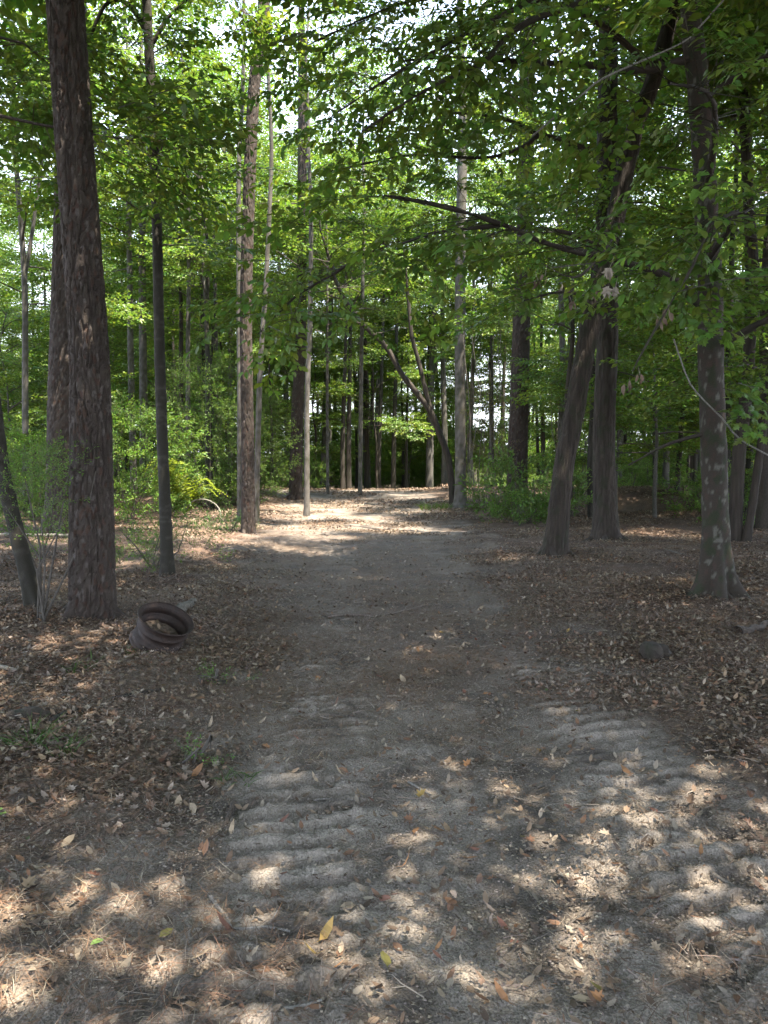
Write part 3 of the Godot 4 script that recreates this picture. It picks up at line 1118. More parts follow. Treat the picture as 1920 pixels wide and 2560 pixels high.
	var limbs2 := [
		[[3.5,5.95,0.05,-11.5], [2.9,5.95,0.045,-11.3], [2.5,6.0,0.04,-11.1], [2.15,6.04,0.035,-11.0], [1.60,6.22,0.025,-10.9], [0.9,6.25,0.01,-10.8]],
		[[2.15,6.04,0.03,-11.0], [1.90,5.86,0.026,-11.0], [1.38,5.73,0.022,-11.0], [0.42,5.76,0.018,-11.0], [-0.17,5.67,0.013,-11.0], [-0.95,5.5,0.006,-11.0]],
		[[3.3,4.6,0.04,-11.5], [2.6,4.7,0.03,-11.0], [1.8,4.6,0.02,-10.4], [1.0,4.3,0.01,-10.0]],
		[[3.1,3.9,0.03,-11.5], [2.5,3.9,0.02,-11.0], [1.9,3.7,0.01,-10.6]],
		[[3.9,7.1,0.05,-11.5], [2.9,7.4,0.035,-10.8], [1.6,7.3,0.025,-10.0], [0.3,6.9,0.012,-9.4], [-0.9, 6.3, 0.006, -9.2]],
	]
	leaves = MB.new()
	leaves.soup = true
	for i in limbs2.size():
		fork(h, limbs2[i], -11.5, 2, "limb", 8)
		dress(limbs2[i], -11.5, 17.0, 0.9, leaves, S.near, 0.1, h.base, 1.1)
	part(h.node, "crown", leaves.done(M.leaf))
	crown(h.node, h.base, h.p, {"limbs": 13, "low": 7.2, "top": 15.0, "spread": 4.0, "dens": 11.0, "kits": S.roof, "lim": 6.0})
	h = hero("hardwood_tree", "straight brown trunk with shreddy bark directly behind the leaning mossy tree", [[4.11,0.0,0.235], [4.07,0.79,0.206], [4.03,1.96,0.192], [4.05,4.15,0.182], [3.99,6.03,0.174], [3.96,8.42,0.165], [3.95,10.0,0.155]], -14.15, {"height": 18.0, "kind": 2, "sides": 80, "step": 0.03})
	crown(h.node, h.base, h.p, {"limbs": 16, "low": 6.5, "top": 18.0, "spread": 4.4, "dens": 15.0, "kits": S.mid, "lim": 6.0})
	# slim tree with dark leaves before the shrubs on the left
	h = hero("slim_tree", "slim dark trunk rising from the litter behind the rusty wheel rim", [[-2.89,0.0,0.085], [-2.91,1.02,0.077], [-2.93,1.92,0.072], [-2.94,3.37,0.066], [-2.94,4.90,0.063], [-2.97,6.14,0.061], [-3.01,7.37,0.058]], -10.20, {"height": 13.0, "kind": 4, "sides": 36, "step": 0.03})
	fork(h, [[-2.97,6.9,0.035], [-3.25,7.32,0.03], [-3.50,7.34,0.028], [-3.69,7.03,0.022], [-3.8,6.7,0.012]], -10.2, 2, "limb", 8)
	fork(h, [[-2.97,6.8,0.03], [-2.7,7.2,0.024], [-2.3,7.5,0.014]], -10.2, 2, "limb", 8)
	crown(h.node, h.base, h.p, {"limbs": 11, "low": 4.2, "top": 7.4, "spread": 1.1, "dens": 15.0, "kits": S.near, "size": 1.0, "lim": 6.0})
	crown(h.node, h.base, h.p, {"limbs": 10, "low": 7.5, "top": 13.0, "spread": 2.6, "dens": 15.0, "kits": S.mid, "lim": 6.0})
	# bent trunk cut by the frame
	h = hero("bent_trunk", "bent mossy trunk leaning away from the huge plated pine", [[-3.40,0.0,0.083], [-3.55,0.58,0.074], [-3.68,1.21,0.070], [-3.74,1.64,0.065], [-3.81,2.53,0.056], [-3.9, 3.6, 0.05]], -7.52, {"height": 8.0, "kind": 4, "sides": 40, "step": 0.03})
	crown(h.node, h.base, h.p, {"limbs": 8, "low": 4.5, "top": 8.0, "spread": 2.2, "dens": 14.0, "kits": S.mid, "lim": 7.4})
	# twin dark stems behind the beech
	h = hero("hardwood_tree", "dark mossy trunk with a thinner leaning stem at its foot, behind the beech", [[6.10,0.0,0.118], [6.14,1.64,0.108], [6.22,2.53,0.098], [6.27,3.72,0.093], [6.31,4.44,0.090], [6.13,6.16,0.083], [5.99,8.03,0.080]], -13.34, {"height": 14.0, "kind": 2, "sides": 40, "step": 0.05})
	crown(h.node, h.base, h.p, {"limbs": 18, "low": 2.6, "top": 14.0, "spread": 3.0, "dens": 17.0, "kits": S.mid, "lim": 6.0, "rise0": 0.05, "flat": 0.2})
	h = hero("hardwood_tree", "thin dark stem leaning outward from the foot of the mossy trunk", [[6.23,0.0,0.083], [6.32,0.60,0.069], [6.41,1.35,0.065], [6.48,2.09,0.062], [6.59,3.23,0.060], [6.7, 4.6, 0.055]], -13.22, {"height": 9.0, "kind": 2, "sides": 32, "step": 0.05})
	crown(h.node, h.base, h.p, {"limbs": 12, "low": 2.4, "top": 9.0, "spread": 2.6, "dens": 16.0, "kits": S.mid, "lim": 6.0, "rise0": 0.05, "flat": 0.2})


func build_middle_trees() -> void:
	rng.seed = 4
	var g := "slim trees along the track"
	var rows := [
		["slim_tree", "pale slim stem pressed close behind the straight dark pine", -17.99, [[-3.38,0.0,0.075], [-3.34,2.90,0.066], [-3.33,5.00,0.063], [-3.3, 8.0, 0.05]], 14.0, 9.5, 1.2],
		["slim_tree", "pale slim stem leaning outward beside the straight dark pine", -17.57, [[-2.94,0.0,0.069], [-2.81,3.32,0.060], [-2.64,5.54,0.052], [-2.5, 8.0, 0.045]], 12.0, 8.5, 1.0],
		["slim_tree", "pale slim trunk on the track edge in front of the scaly pine", -20.52, [[-2.07,0.0,0.08], [-2.03,3.23,0.070], [-1.94,5.24,0.066], [-1.9, 8.0, 0.055]], 13.0, 5.5, 2.3],
		["slim_tree", "lone pale straight trunk at the far end of the track", -27.53, [[-0.86,0.0,0.079], [-0.81,4.47,0.073], [-0.76,6.94,0.067], [-0.7, 10.0, 0.055]], 15.0, 6.5, 2.6],
		["slim_tree", "thin dull grey stem near the far end of the track beside the scaly pine", -27.6, [[-2.02,0.0,0.057], [-2.02,3.59,0.051], [-2.00,6.38,0.044]], 11.0, 4.5, 1.9],
		["hardwood_tree", "grey trunk with a flared foot standing in grass at the track edge", -22.32, [[2.20,0.0,0.24], [2.22,0.79,0.163], [2.19,3.21,0.152], [2.17,7.18,0.150], [2.21,10.49,0.135]], 19.0, 8.0, 3.6],
		["forked_tree", "forked slim trunk half hidden behind the leaning mossy tree", -24.07, [[5.57,0.0,0.100], [5.51,2.32,0.103], [5.56,3.83,0.095], [5.48,5.69,0.090], [5.38,8.19,0.080]], 15.0, 5.0, 3.0],
		["forked_tree", "forked pale sapling among the shrubs beyond the plated pine", -20.52, [[-9.57,0.0,0.096], [-9.50,2.97,0.081], [-9.41,6.25,0.073], [-9.53,9.24,0.059]], 14.0, 5.0, 2.8],
		["slim_tree", "whitish straight trunk rising from the sunlit shrubs", -25.26, [[-8.21,0.0,0.118], [-8.22,4.36,0.100], [-8.19,7.26,0.089], [-8.15, 11.0, 0.07]], 17.0, 7.0, 3.0],
		["hardwood_tree", "thick dark trunk beside the whitish trunk behind the sunlit shrubs", -26.5, [[-8.27,0.0,0.15], [-8.21,4.4,0.13], [-8.17,7.6,0.12], [-8.1, 11.0, 0.1]], 18.0, 8.0, 3.2],
		["slim_tree", "narrow whitish trunk behind the fine-leaved grey green shrub", -24.65, [[-6.27,0.0,0.083], [-6.22,4.30,0.072], [-6.14,7.12,0.060], [-6.1, 10.0, 0.05]], 15.0, 6.0, 2.6],
		["slim_tree", "thin grey pole of a tree above the fine-leaved shrub", -24.65, [[-5.68,0.0,0.064], [-5.62,4.03,0.052], [-5.61,5.88,0.046]], 12.0, 5.0, 2.2],
	]
	for e in rows:
		var h := hero(e[0], e[1], e[3], e[2], {"height": e[4], "kind": 3, "sides": 28, "step": 0.09, "group": g, "flare": 0.25})
		if e[2] in [-22.32, -17.99, -17.57] or (e[2] == -20.52 and e[0] == "slim_tree"):
			crown(h.node, h.base, h.p, {"limbs": 13, "low": e[5], "top": e[4], "spread": e[6], "dens": 9.0, "kits": S.mid, "lim": 8.0})
			continue
		var pick: Array = S.slims[rng.randi() % 2]
		var turn := Basis(Vector3.UP, rf(0, TAU)) * Basis.from_scale(Vector3(e[6] / 2.3, (e[4] - e[5]) / 8.0, e[6] / 2.3))
		for k in 2:
			part(h.node, ["branches", "crown"][k], pick[k]).transform = Transform3D(turn, along(h.p, e[5]) - h.base)
		if e[2] == -24.07:
			fork(h, [[5.51,2.60,0.076], [5.67,3.83,0.070], [5.75,5.42,0.064], [5.78,6.32,0.058], [5.85, 8.5, 0.04]], -24.07, 3)
		if e[2] == -20.52 and e[0] == "forked_tree":
			fork(h, [[-9.41,6.20,0.050], [-9.11,7.73,0.046], [-8.79,9.75,0.041], [-8.5, 12.0, 0.02]], -20.52, 3)
	# bowed tree that arches over the track from behind the grey flared trunk
	var h2 := hero("bowed_tree", "dark bowed trunk arching over the far track from behind the flared grey trunk", [[2.17,0.0,0.105], [1.99,1.43,0.099], [1.69,2.31,0.097], [1.46,2.90,0.093], [1.04,3.48,0.087], [0.56,4.07,0.081], [0.04,4.94,0.076], [-0.79,5.74,0.068], [-1.37,6.67,0.055]], -23.70, {"height": 9.0, "kind": 2, "sides": 24, "step": 0.08})
	fork(h2, [[1.49,2.82,0.068], [1.30,3.48,0.072], [1.04,4.53,0.067], [0.85,5.23,0.061], [0.73,6.37,0.05], [0.6, 7.8, 0.03]], -23.7, 2)
	crown(h2.node, h2.base, h2.p, {"limbs": 14, "low": 5.2, "top": 9.0, "spread": 2.4, "dens": 15.0, "kits": S.mid})


func where(x: float, z: float) -> String:
	if z < -38.0:
		return "deep in the woods far beyond the track"
	if z < -28.5:
		return "just beyond the end of the track" if absf(x - path_x(z)) < 5.0 else ("in the thicket beyond the reddish pine" if x > 0.0 else "in the thicket beyond the whitish trunks")
	if x > 0.0:
		return "behind the beech" if x > 5.5 else "on the bank behind the straight brown trunk"
	return "beyond the second plated pine" if x < -8.5 else "behind the grey green shrub"


# trees of the woods
func set_tree(called: String, label: String, group: String, x: float, z: float, scale: float, pick: Array) -> void:
	var t := thing(called, label, "tree", Vector3(x, ground_h(x, z), z), group)
	var turn := Basis(Vector3.UP, rf(0, TAU)) * Basis.from_scale(Vector3.ONE * scale)
	part(t, "trunk", pick[0]).transform.basis = turn
	part(t, "crown", pick[1]).transform.basis = turn


func build_woods() -> void:
	rng.seed = 5
	var taken := [[-6.28, -14.98], [-2.75, -15.5], [3.8, -22.0], [2.57, -11.5], [4.1, -14.1], [6.1, -13.3], [-8.2, -25.5], [-6.2, -24.6], [-9.5, -20.5], [2.2, -22.3]]
	var tries := 0
	var made := 0
	# saplings with tiers of flat sprays: the green wall behind the first trunks
	while made < 54 and tries < 4000:
		tries += 1
		var z := -rf(13.0, 46.0)
		var x := rf(-0.62, 0.62) * -z + rf(-1.5, 1.5)
		var clear := path_w(z) + 2.2 if z > -30.0 else 0.0
		if absf(x - path_x(z)) < clear:
			continue
		if z > -18.0 and x > -7.0 and x < 3.0:
			continue
		if z > -21.5 and x > -8.0 and x < -2.0:
			continue
		if shades_opening(x, z, 1.2):
			continue
		var ok := true
		for t in taken:
			if Vector2(t[0] - x, t[1] - z).length() < 1.5:
				ok = false
		if not ok:
			continue
		taken.append([x, z])
		made += 1
		var far := z < -28.5
		set_tree("sapling", ("sapling with tiered leafy sprays " if z > -38.0 else "leafy sapling ") + where(x, z), "saplings beyond the track" if far else "saplings beside the track", x, z, rf(0.8, 1.2), S.saplings[rng.randi() % S.saplings.size()])
	made = 0
	tries = 0
	while made < 34 and tries < 4000:
		tries += 1
		var z := -rf(19.0, 56.0)
		var x := rf(-0.62, 0.62) * -z + rf(-2.0, 2.0)
		var clear := path_w(z) + 2.4 if z > -30.0 else 0.0
		if absf(x - path_x(z)) < clear or shades_opening(x, z, 3.0):
			continue
		var ok := true
		for t in taken:
			if Vector2(t[0] - x, t[1] - z).length() < 1.7:
				ok = false
		if not ok:
			continue
		taken.append([x, z])
		made += 1
		set_tree("hardwood_tree", "tall bare-stemmed hardwood " + where(x, z), "tall hardwoods in the woods", x, z, rf(0.85, 1.1), S.talls[rng.randi() % S.talls.size()])
	made = 0
	tries = 0
	while made < 60 and tries < 4000:
		tries += 1
		var z := -rf(18.0, 46.0)
		var x := rf(-0.55, 0.55) * -z
		if made < 16:
			z = -rf(29.0, 44.0)
			x = path_x(z) + rf(-9.0, 9.0)
		if absf(x - path_x(z)) < (path_w(z) + 1.2 if z > -29.0 else 0.0) or shades_opening(x, z, 1.0):
			continue
		made += 1
		set_tree("pole_tree", "thin dark tree pole " + where(x, z), "thin poles in the woods", x, z, rf(0.8, 1.25), S.poles[rng.randi() % 3])
	for k in 16:
		var z := -rf(37.0, 52.0)
		var x := path_x(z) + rf(-16.0, 14.0)
		set_tree("hardwood_tree", "tall bare-stemmed hardwood " + where(x, z), "tall hardwoods in the woods", x, z, rf(0.85, 1.1), S.talls[rng.randi() % S.talls.size()])
	# hardwoods added around and behind the viewpoint to roof the track with shade
	for s in [[-5.0, -4.5, 15.0], [5.4, -3.6, 16.0], [-7.5, 2.5, 17.0], [4.6, 4.5, 15.0], [-2.2, 4.2, 16.0], [1.6, 7.0, 17.0], [7.6, -6.0, 15.0], [-8.6, -12.0, 16.0], [-6.2, 8.0, 16.0], [8.5, 6.0, 16.0], [9.5, -12.5, 15.0], [-11.5, -3.0, 16.0], [11.5, 0.0, 16.0], [-12.5, -14.0, 17.0], [0.0, 11.5, 17.0], [6.6, -9.6, 14.0], [8.2, -16.5, 15.0], [4.9, -6.6, 13.0], [3.7, 1.0, 14.0]]:
		var base := Vector3(s[0], ground_h(s[0], s[1]) - 0.2, s[1])
		var p := [base]
		var r := [0.17]
		for k in range(1, 6):
			p.append(base + Vector3(rf(-0.1, 0.1) * k, s[2] * k / 5.0, rf(-0.1, 0.1) * k))
			r.append(0.17 - 0.03 * k)
		var t := thing("hardwood_tree", "hardwood added beside the track so that its broad crown shades it", "tree", base, "hardwoods that roof the track")
		var wood := trunk_builder(p, r, 14, 0.3, 2, 0.25, 3, false)
		var tmp := Node3D.new()
		crown(t, base, p, {"limbs": 18, "low": s[2] * 0.42, "top": s[2], "spread": 5.5 if absf(s[0]) < 5.5 and s[1] < 0.0 else 4.8, "dens": 9.5, "kits": S.roof, "size": 1.3, "flat": 0.5, "lim": 9.0}, wood)
		tmp.free()
		part(t, "trunk", wood.done(M.wood))
	# the wood goes on beyond the trees one can tell apart
	var xf := [[], []]
	var cl := [[], []]
	for k in 150:
		var z := -rf(50.0, 92.0)
		var x := rf(-0.75, 0.75) * -z
		var low := 0 if k % 3 == 0 else 1
		xf[low].append(Transform3D(Basis(Vector3.UP, rf(0, TAU)) * Basis.from_scale(Vector3.ONE * (rf(1.2, 1.7) if low else rf(0.85, 1.15))), Vector3(x, ground_h(x, z) - 0.2, z)))
		cl[low].append(Color.WHITE)
	var bx := []
	var bc := []
	for k in 150:
		var z := -rf(44.0, 66.0)
		var x := rf(-0.7, 0.7) * -z
		bx.append(Transform3D(Basis(Vector3.UP, rf(0, TAU)) * Basis.from_scale(Vector3(rf(1.8, 3.0), rf(2.0, 4.2), rf(1.8, 3.0))), Vector3(x, ground_h(x, z) - 0.1, z)))
		bc.append(Color.WHITE)
	var root := Node3D.new()
	root.name = "distant_woods"
	add_child(root)
	tag(root, "far green woods that close the view behind all the trunks", "woods", "", "stuff")
	many(root, "undergrowth", bush_leaves(Vector3.ONE, 70, S.shrub, Color(1, 1, 1.05), 0.05, 0.8), bx, bc)
	for w in 2:
		many(root, "trunks", [S.talls[1], S.saplings[3]][w][0], xf[w], cl[w])
		many(root, "foliage", [S.talls[1], S.saplings[3]][w][1], xf[w], cl[w])


func bush_leaves(size: Vector3, count: int, spray: MB, tint: Color, lift: float, scale: float) -> ArrayMesh:
	var leaves := MB.new()
	leaves.soup = true
	var k0 := kit(spray, [tint * 0.8, tint, tint * 1.2])
	for k in count:
		var a := rf(0, TAU)
		var q := sqrt(rng.randf())
		var h := lift + (1.0 - lift) * rng.randf()
		var w := sqrt(maxf(0.05, 1.0 - pow(absf(h - 0.5) * 1.75, 2.0)))
		var p := Vector3(cos(a) * size.x * q * w, size.y * h, sin(a) * size.z * q * w) + rv(0.08)
		lay(leaves, k0, Transform3D(frame(Vector3(p.x, rf(-0.3, 0.6), p.z) + rv(0.5), Vector3.UP + rv(0.5)) * Basis.from_scale(Vector3.ONE * scale * rf(0.7, 1.3)), p))
	return leaves.done(M.leaf)


func bush(called: String, label: String, group: String, at: Vector2, size: Vector3, count: int, spray: MB, tint: Color, lift := 0.15, scale := 1.0, ready_made: ArrayMesh = null) -> void:
	var base := Vector3(at.x, ground_h(at.x, at.y) - 0.05, at.y)
	var t := thing(called, label, "shrub", base, group)
	var stems := MB.new()
	for k in 6:
		var a := rf(0, TAU)
		var tip := Vector3(cos(a) * size.x * rf(0.2, 0.8), size.y * rf(0.6, 1.0), sin(a) * size.z * rf(0.2, 0.8))
		stems.tube(PackedVector3Array([Vector3(rf(-0.06, 0.06), 0, rf(-0.06, 0.06)), tip * 0.5 + rv(0.12), tip]), PackedFloat32Array([0.014, 0.01, 0.004]), 5, Color(0.16, 0.14, 0.12))
	part(t, "stems", stems.done(M.wood))
	if ready_made:
		part(t, "foliage", ready_made).transform.basis = Basis(Vector3.UP, rf(0, TAU)) * Basis.from_scale(size)
	else:
		part(t, "foliage", bush_leaves(size, count, spray, tint, lift, scale))


func build_shrubs() -> void:
	rng.seed = 6
	bush("holly_shrub", "dark fine-leaved shrub growing in front of the huge plated pine", "", Vector2(-3.15, -6.95), Vector3(0.75, 1.55, 0.35), 38, S.bush, Color(1, 1, 1), 0.55, 0.7)
	bush("holly_shrub", "dull fine-leaved shrub between the bent trunk and the second pine", "", Vector2(-5.0, -11.0), Vector3(1.0, 1.7, 0.7), 130, S.bush, Color(1, 1, 1), 0.2, 0.9)
	bush("holly_shrub", "low dim shrub around the foot of the slim dark trunk", "", Vector2(-3.3, -10.9), Vector3(1.1, 0.75, 0.6), 90, S.bush, Color(1, 1, 1), 0.1, 0.8)
	bush("sunlit_shrub", "bright sunlit shrub with pale glossy leaves behind the slim dark trunk", "", Vector2(-6.5, -19.6), Vector3(1.9, 2.9, 1.3), 330, S.shrub, Color(1, 1, 1), 0.05)
	bush("sunlit_shrub", "bright bushy growth beyond the second pine", "", Vector2(-9.0, -20.0), Vector3(1.6, 2.2, 1.2), 240, S.shrub, Color(1, 1, 1), 0.05)
	bush("grey_shrub", "tall grey green fine-leaved shrub beside the straight dark pine", "", Vector2(-5.2, -22.6), Vector3(1.7, 4.4, 1.2), 480, S.bush, Color(1, 1, 1), 0.05, 1.25)
	bush("grey_shrub", "fine-leaved shrub filling the gap beyond the bank of the track", "", Vector2(-4.2, -24.5), Vector3(1.4, 3.4, 1.0), 330, S.bush, Color(1, 1, 1), 0.05, 1.2)
	# arching yellow green fronds
	var base := Vector3(-5.35, ground_h(-5.35, -20.6), -20.6)
	var t := thing("fern_clump", "clump of arching yellow green fronds glowing in the sun", "fern", base)
	for k in 30:
		var mb := MB.new()
		var a := rf(0, TAU)
		var ln := rf(0.8, 1.5)
		var hgt := rf(0.6, 1.5)
		var prev := Vector3.ZERO
		var d := Vector3(cos(a), 0, sin(a))
		for j in 9:
			var f := (j + 1) / 9.0
			var q := d * ln * f * 0.8 + Vector3(0, hgt * sin(f * 2.3) * 1.1, 0)
			twig(mb, prev, q, 0.004, Color(0.16, 0.2, 0.04))
			for s in [-1.0, 1.0]:
				var lf := 0.26 * (1.0 - f * 0.75) + 0.04
				leaf_plain(mb, prev.lerp(q, 0.5), d.cross(Vector3.UP) * s + (q - prev).normalized() * 0.5, Vector3.UP + rv(0.2), lf, lf * 0.3, Color(0.2, 0.26, 0.03) * rf(0.8, 1.2))
				leaf_plain(mb, q, d.cross(Vector3.UP) * s + (q - prev).normalized() * 0.5, Vector3.UP + rv(0.2), lf, lf * 0.3, Color(0.2, 0.25, 0.03) * rf(0.8, 1.2))
			prev = q
		part(t, "frond", mb.done(M.leaf))
	# undergrowth under the trees, each bush on its own
	var kinds := []
	for k in 4:
		kinds.append(bush_leaves(Vector3.ONE, 75, S.shrub if k < 3 else S.bush, Color(1.0, 1.0, 1.1) * [0.9, 1.1, 1.0, 0.9][k], 0.05, 0.9))
	var made := 0
	while made < 64:
		var z := -rf(18.0, 48.0)
		var x := rf(-0.6, 0.6) * -z
		if absf(x - path_x(z)) < (path_w(z) + 1.5 if z > -29.0 else 0.0):
			continue
		if z > -24.0 and x < -3.0 and x > -11.0:
			continue
		made += 1
		var lab := "low leafy bush " + where(x, z)
		bush("bush", lab, "bushes beside the track" if z > -28.5 else "bushes beyond the track", Vector2(x, z), Vector3(rf(0.8, 1.5), rf(0.5, 1.5), rf(0.8, 1.3)), 0, null, Color.WHITE, 0.05, 1.0, kinds[rng.randi() % 4])
	# twining dead vines right of the flared trunk
	for e in [[2.9, -21.2, "tangle of dead hanging vines and brown leaves beside the flared grey trunk"], [3.15, -23.6, "tangle of thin dead stems in front of the stout reddish pine"], [5.0, -20.5, "tangle of thin pale stems beyond the leaning mossy tree"]]:
		var b2 := Vector3(e[0], ground_h(e[0], e[1]) - 0.03, e[1])
		var tt := thing("dead_vine", e[2], "vine", b2, "dead vines")
		for k in 10:
			var mb := MB.new()
			var p := PackedVector3Array()
			var r := PackedFloat32Array()
			var q := Vector3(rf(-0.6, 0.6), 0, rf(-0.4, 0.4))
			var hgt := rf(2.0, 6.5)
			for j in 9:
				p.append(q)
				r.append(rf(0.007, 0.013))
				q += Vector3(rf(-0.14, 0.14), hgt / 8.0, rf(-0.1, 0.1))
			mb.tube(p, r, 5, Color(0.2, 0.18, 0.15) * rf(0.6, 1.2))
			part(tt, "stem", mb.done(M.wood))
		part(tt, "foliage", bush_leaves(Vector3(0.7, 3.6, 0.5), 45, S.bush, Color(1.15, 0.6, 1.3), 0.25, 1.0))


func scatter_z(near: float, far: float) -> float:
	return -near * exp(rng.randf() * log(far / near))


func strew(called: String, label: String, category: String, inner: String, kinds: Array, tries: int, far: float, wide: float, lift: float, want: float, keep: Callable) -> void:
	var n := kinds.size()
	var xf := []
	var cl := []
	for k in n:
		xf.append([])
		cl.append([])
	for k in tries:
		var z := scatter_z(1.8, far)
		var x := rf(-1.0, 1.0) * (0.56 * -z + wide)
		# an even number of patches per square metre near by, fewer far off
		var share := minf(1.0, want * log(far / 1.8) * -z * 2.0 * (0.56 * -z + wide) / tries)
		if rng.randf() > keep.call(x, z) * share:
			continue
		var w := rng.randi() % n
		var e := 0.25
		var up := Vector3(ground_h(x - e, z) - ground_h(x + e, z), 2.0 * e, ground_h(x, z - e) - ground_h(x, z + e)).normalized()
		var bs := frame(Vector3(cos(k * 1.3), 0, sin(k * 1.3)).slide(up), up) * Basis.from_scale(Vector3.ONE * rf(0.85, 1.15) * clampf(-z / 16.0, 0.9, 1.9))
		xf[w].append(Transform3D(bs, Vector3(x, ground_h(x, z) + lift, z)))
		var g := rf(0.75, 1.25)
		cl[w].append(Color(g, g * rf(0.94, 1.02), g * rf(0.9, 1.04)))
	var root := Node3D.new()
	root.name = called
	add_child(root)
	tag(root, label, category, "", "stuff")
	for w in n:
		many(root, inner, kinds[w], xf[w], cl[w])


func build_litter() -> void:
	rng.seed = 7
	strew("leaf_litter", "dry brown leaves covering the forest floor on both sides of the track", "litter", "leaves", S.litter, 1700, 36.0, 1.2, 0.012, 7.0, func(x: float, z: float) -> float:
		var li := litter(x, z)
		if z < -12.0:
			li = maxf(li, smoothstep(-12.0, -17.0, z) * 0.6)
		return li * (0.3 if z > -3.6 else 1.0))
	strew("pine_straw", "rusty brown pine needles strewn over the soil and litter", "pine needles", "needles", S.straw, 900, 26.0, 0.8, 0.012, 6.0, func(x: float, z: float) -> float:
		return maxf((0.1 if z > -4.5 else 0.5) + 0.65 * litter(x, z), 0.7 if x < -0.5 else 0.0))
	strew("track_litter", "thin litter of leaf bits lying on the middle of the track", "litter", "leaves", S.sparse, 900, 24.0, 0.8, 0.01, 7.0, func(x: float, z: float) -> float:
		return maxf(0.25, smoothstep(-2.5, -6.5, z)) * (1.0 - litter(x, z) * 0.6))
	strew("fallen_twigs", "thin broken twigs strewn over litter and track", "twigs", "twigs", S.twigs, 420, 22.0, 0.8, 0.012, 2.2, func(x: float, z: float) -> float:
		return 0.55 + 0.45 * litter(x, z))
	strew("soil_crumbs", "crumbs of soil, bark flakes and leaf bits lying on the track", "debris", "debris", S.crumbs, 1300, 16.0, 0.5, 0.008, 9.0, func(_x: float, _z: float) -> float:
		return 1.0)
	# leaves scattered thinly over the bare track
	var xf := []
	var cl := []
	for k in 16000:
		var z := scatter_z(1.9, 17.0)
		if rng.randf() > clampf(-z / 7.0, 0.12, 1.0):
			continue
		var x := rf(-1.0, 1.0) * (0.56 * -z + 0.5)
		xf.append(Transform3D(frame(Vector3(rf(-1, 1), rf(-0.1, 0.25), rf(-1, 1)), Vector3.UP + rv(0.4)) * Basis.from_scale(Vector3.ONE * rf(0.2, 0.75)), Vector3(x, ground_h(x, z) + 0.014, z)))
		cl.append(dry_color())
	var lm := MB.new()
	leaf_fine(lm, Vector3.ZERO, Vector3.RIGHT, Vector3.UP, 0.07, 0.032, Color(1.2, 1.2, 1.2), -0.2)
	var o := many(self, "scattered_leaves", lm.done(M.dry), xf, cl)
	tag(o, "small dry leaves and leaf bits scattered thinly over the bare track", "litter", "", "stuff")


func stick(label: String, pts: Array, r: float, col: Color, called := "stick", group := "fallen sticks") -> MeshInstance3D:
	# [[x, z] or [x, z, lift], ...]
	var p := []
	var rr := []
	for k in pts.size():
		var e: Array = pts[k]
		p.append(Vector3(e[0], ground_h(e[0], e[1]) + 0.012 + r * 0.6 + (e[2] if e.size() > 2 else 0.0), e[1]))
		rr.append(r * lerpf(1.0, 0.5, float(k) / (pts.size() - 1)) * rf(0.85, 1.15))
	var base: Vector3 = p[0]
	for k in p.size():
		p[k] -= base
	var sm := smooth(p, rr, 0.04)
	var q: PackedVector3Array = sm[0]
	for k in range(1, q.size() - 1):
		q[k] += Vector3(rf(-1, 1), rf(-0.3, 0.5), rf(-1, 1)) * r * 0.5
	var mb := MB.new()
	mb.tube(q, sm[1], 7, col)
	var o := solo(called, mb.done(M.wood), label, "stick", group)
	o.position = base
	return o


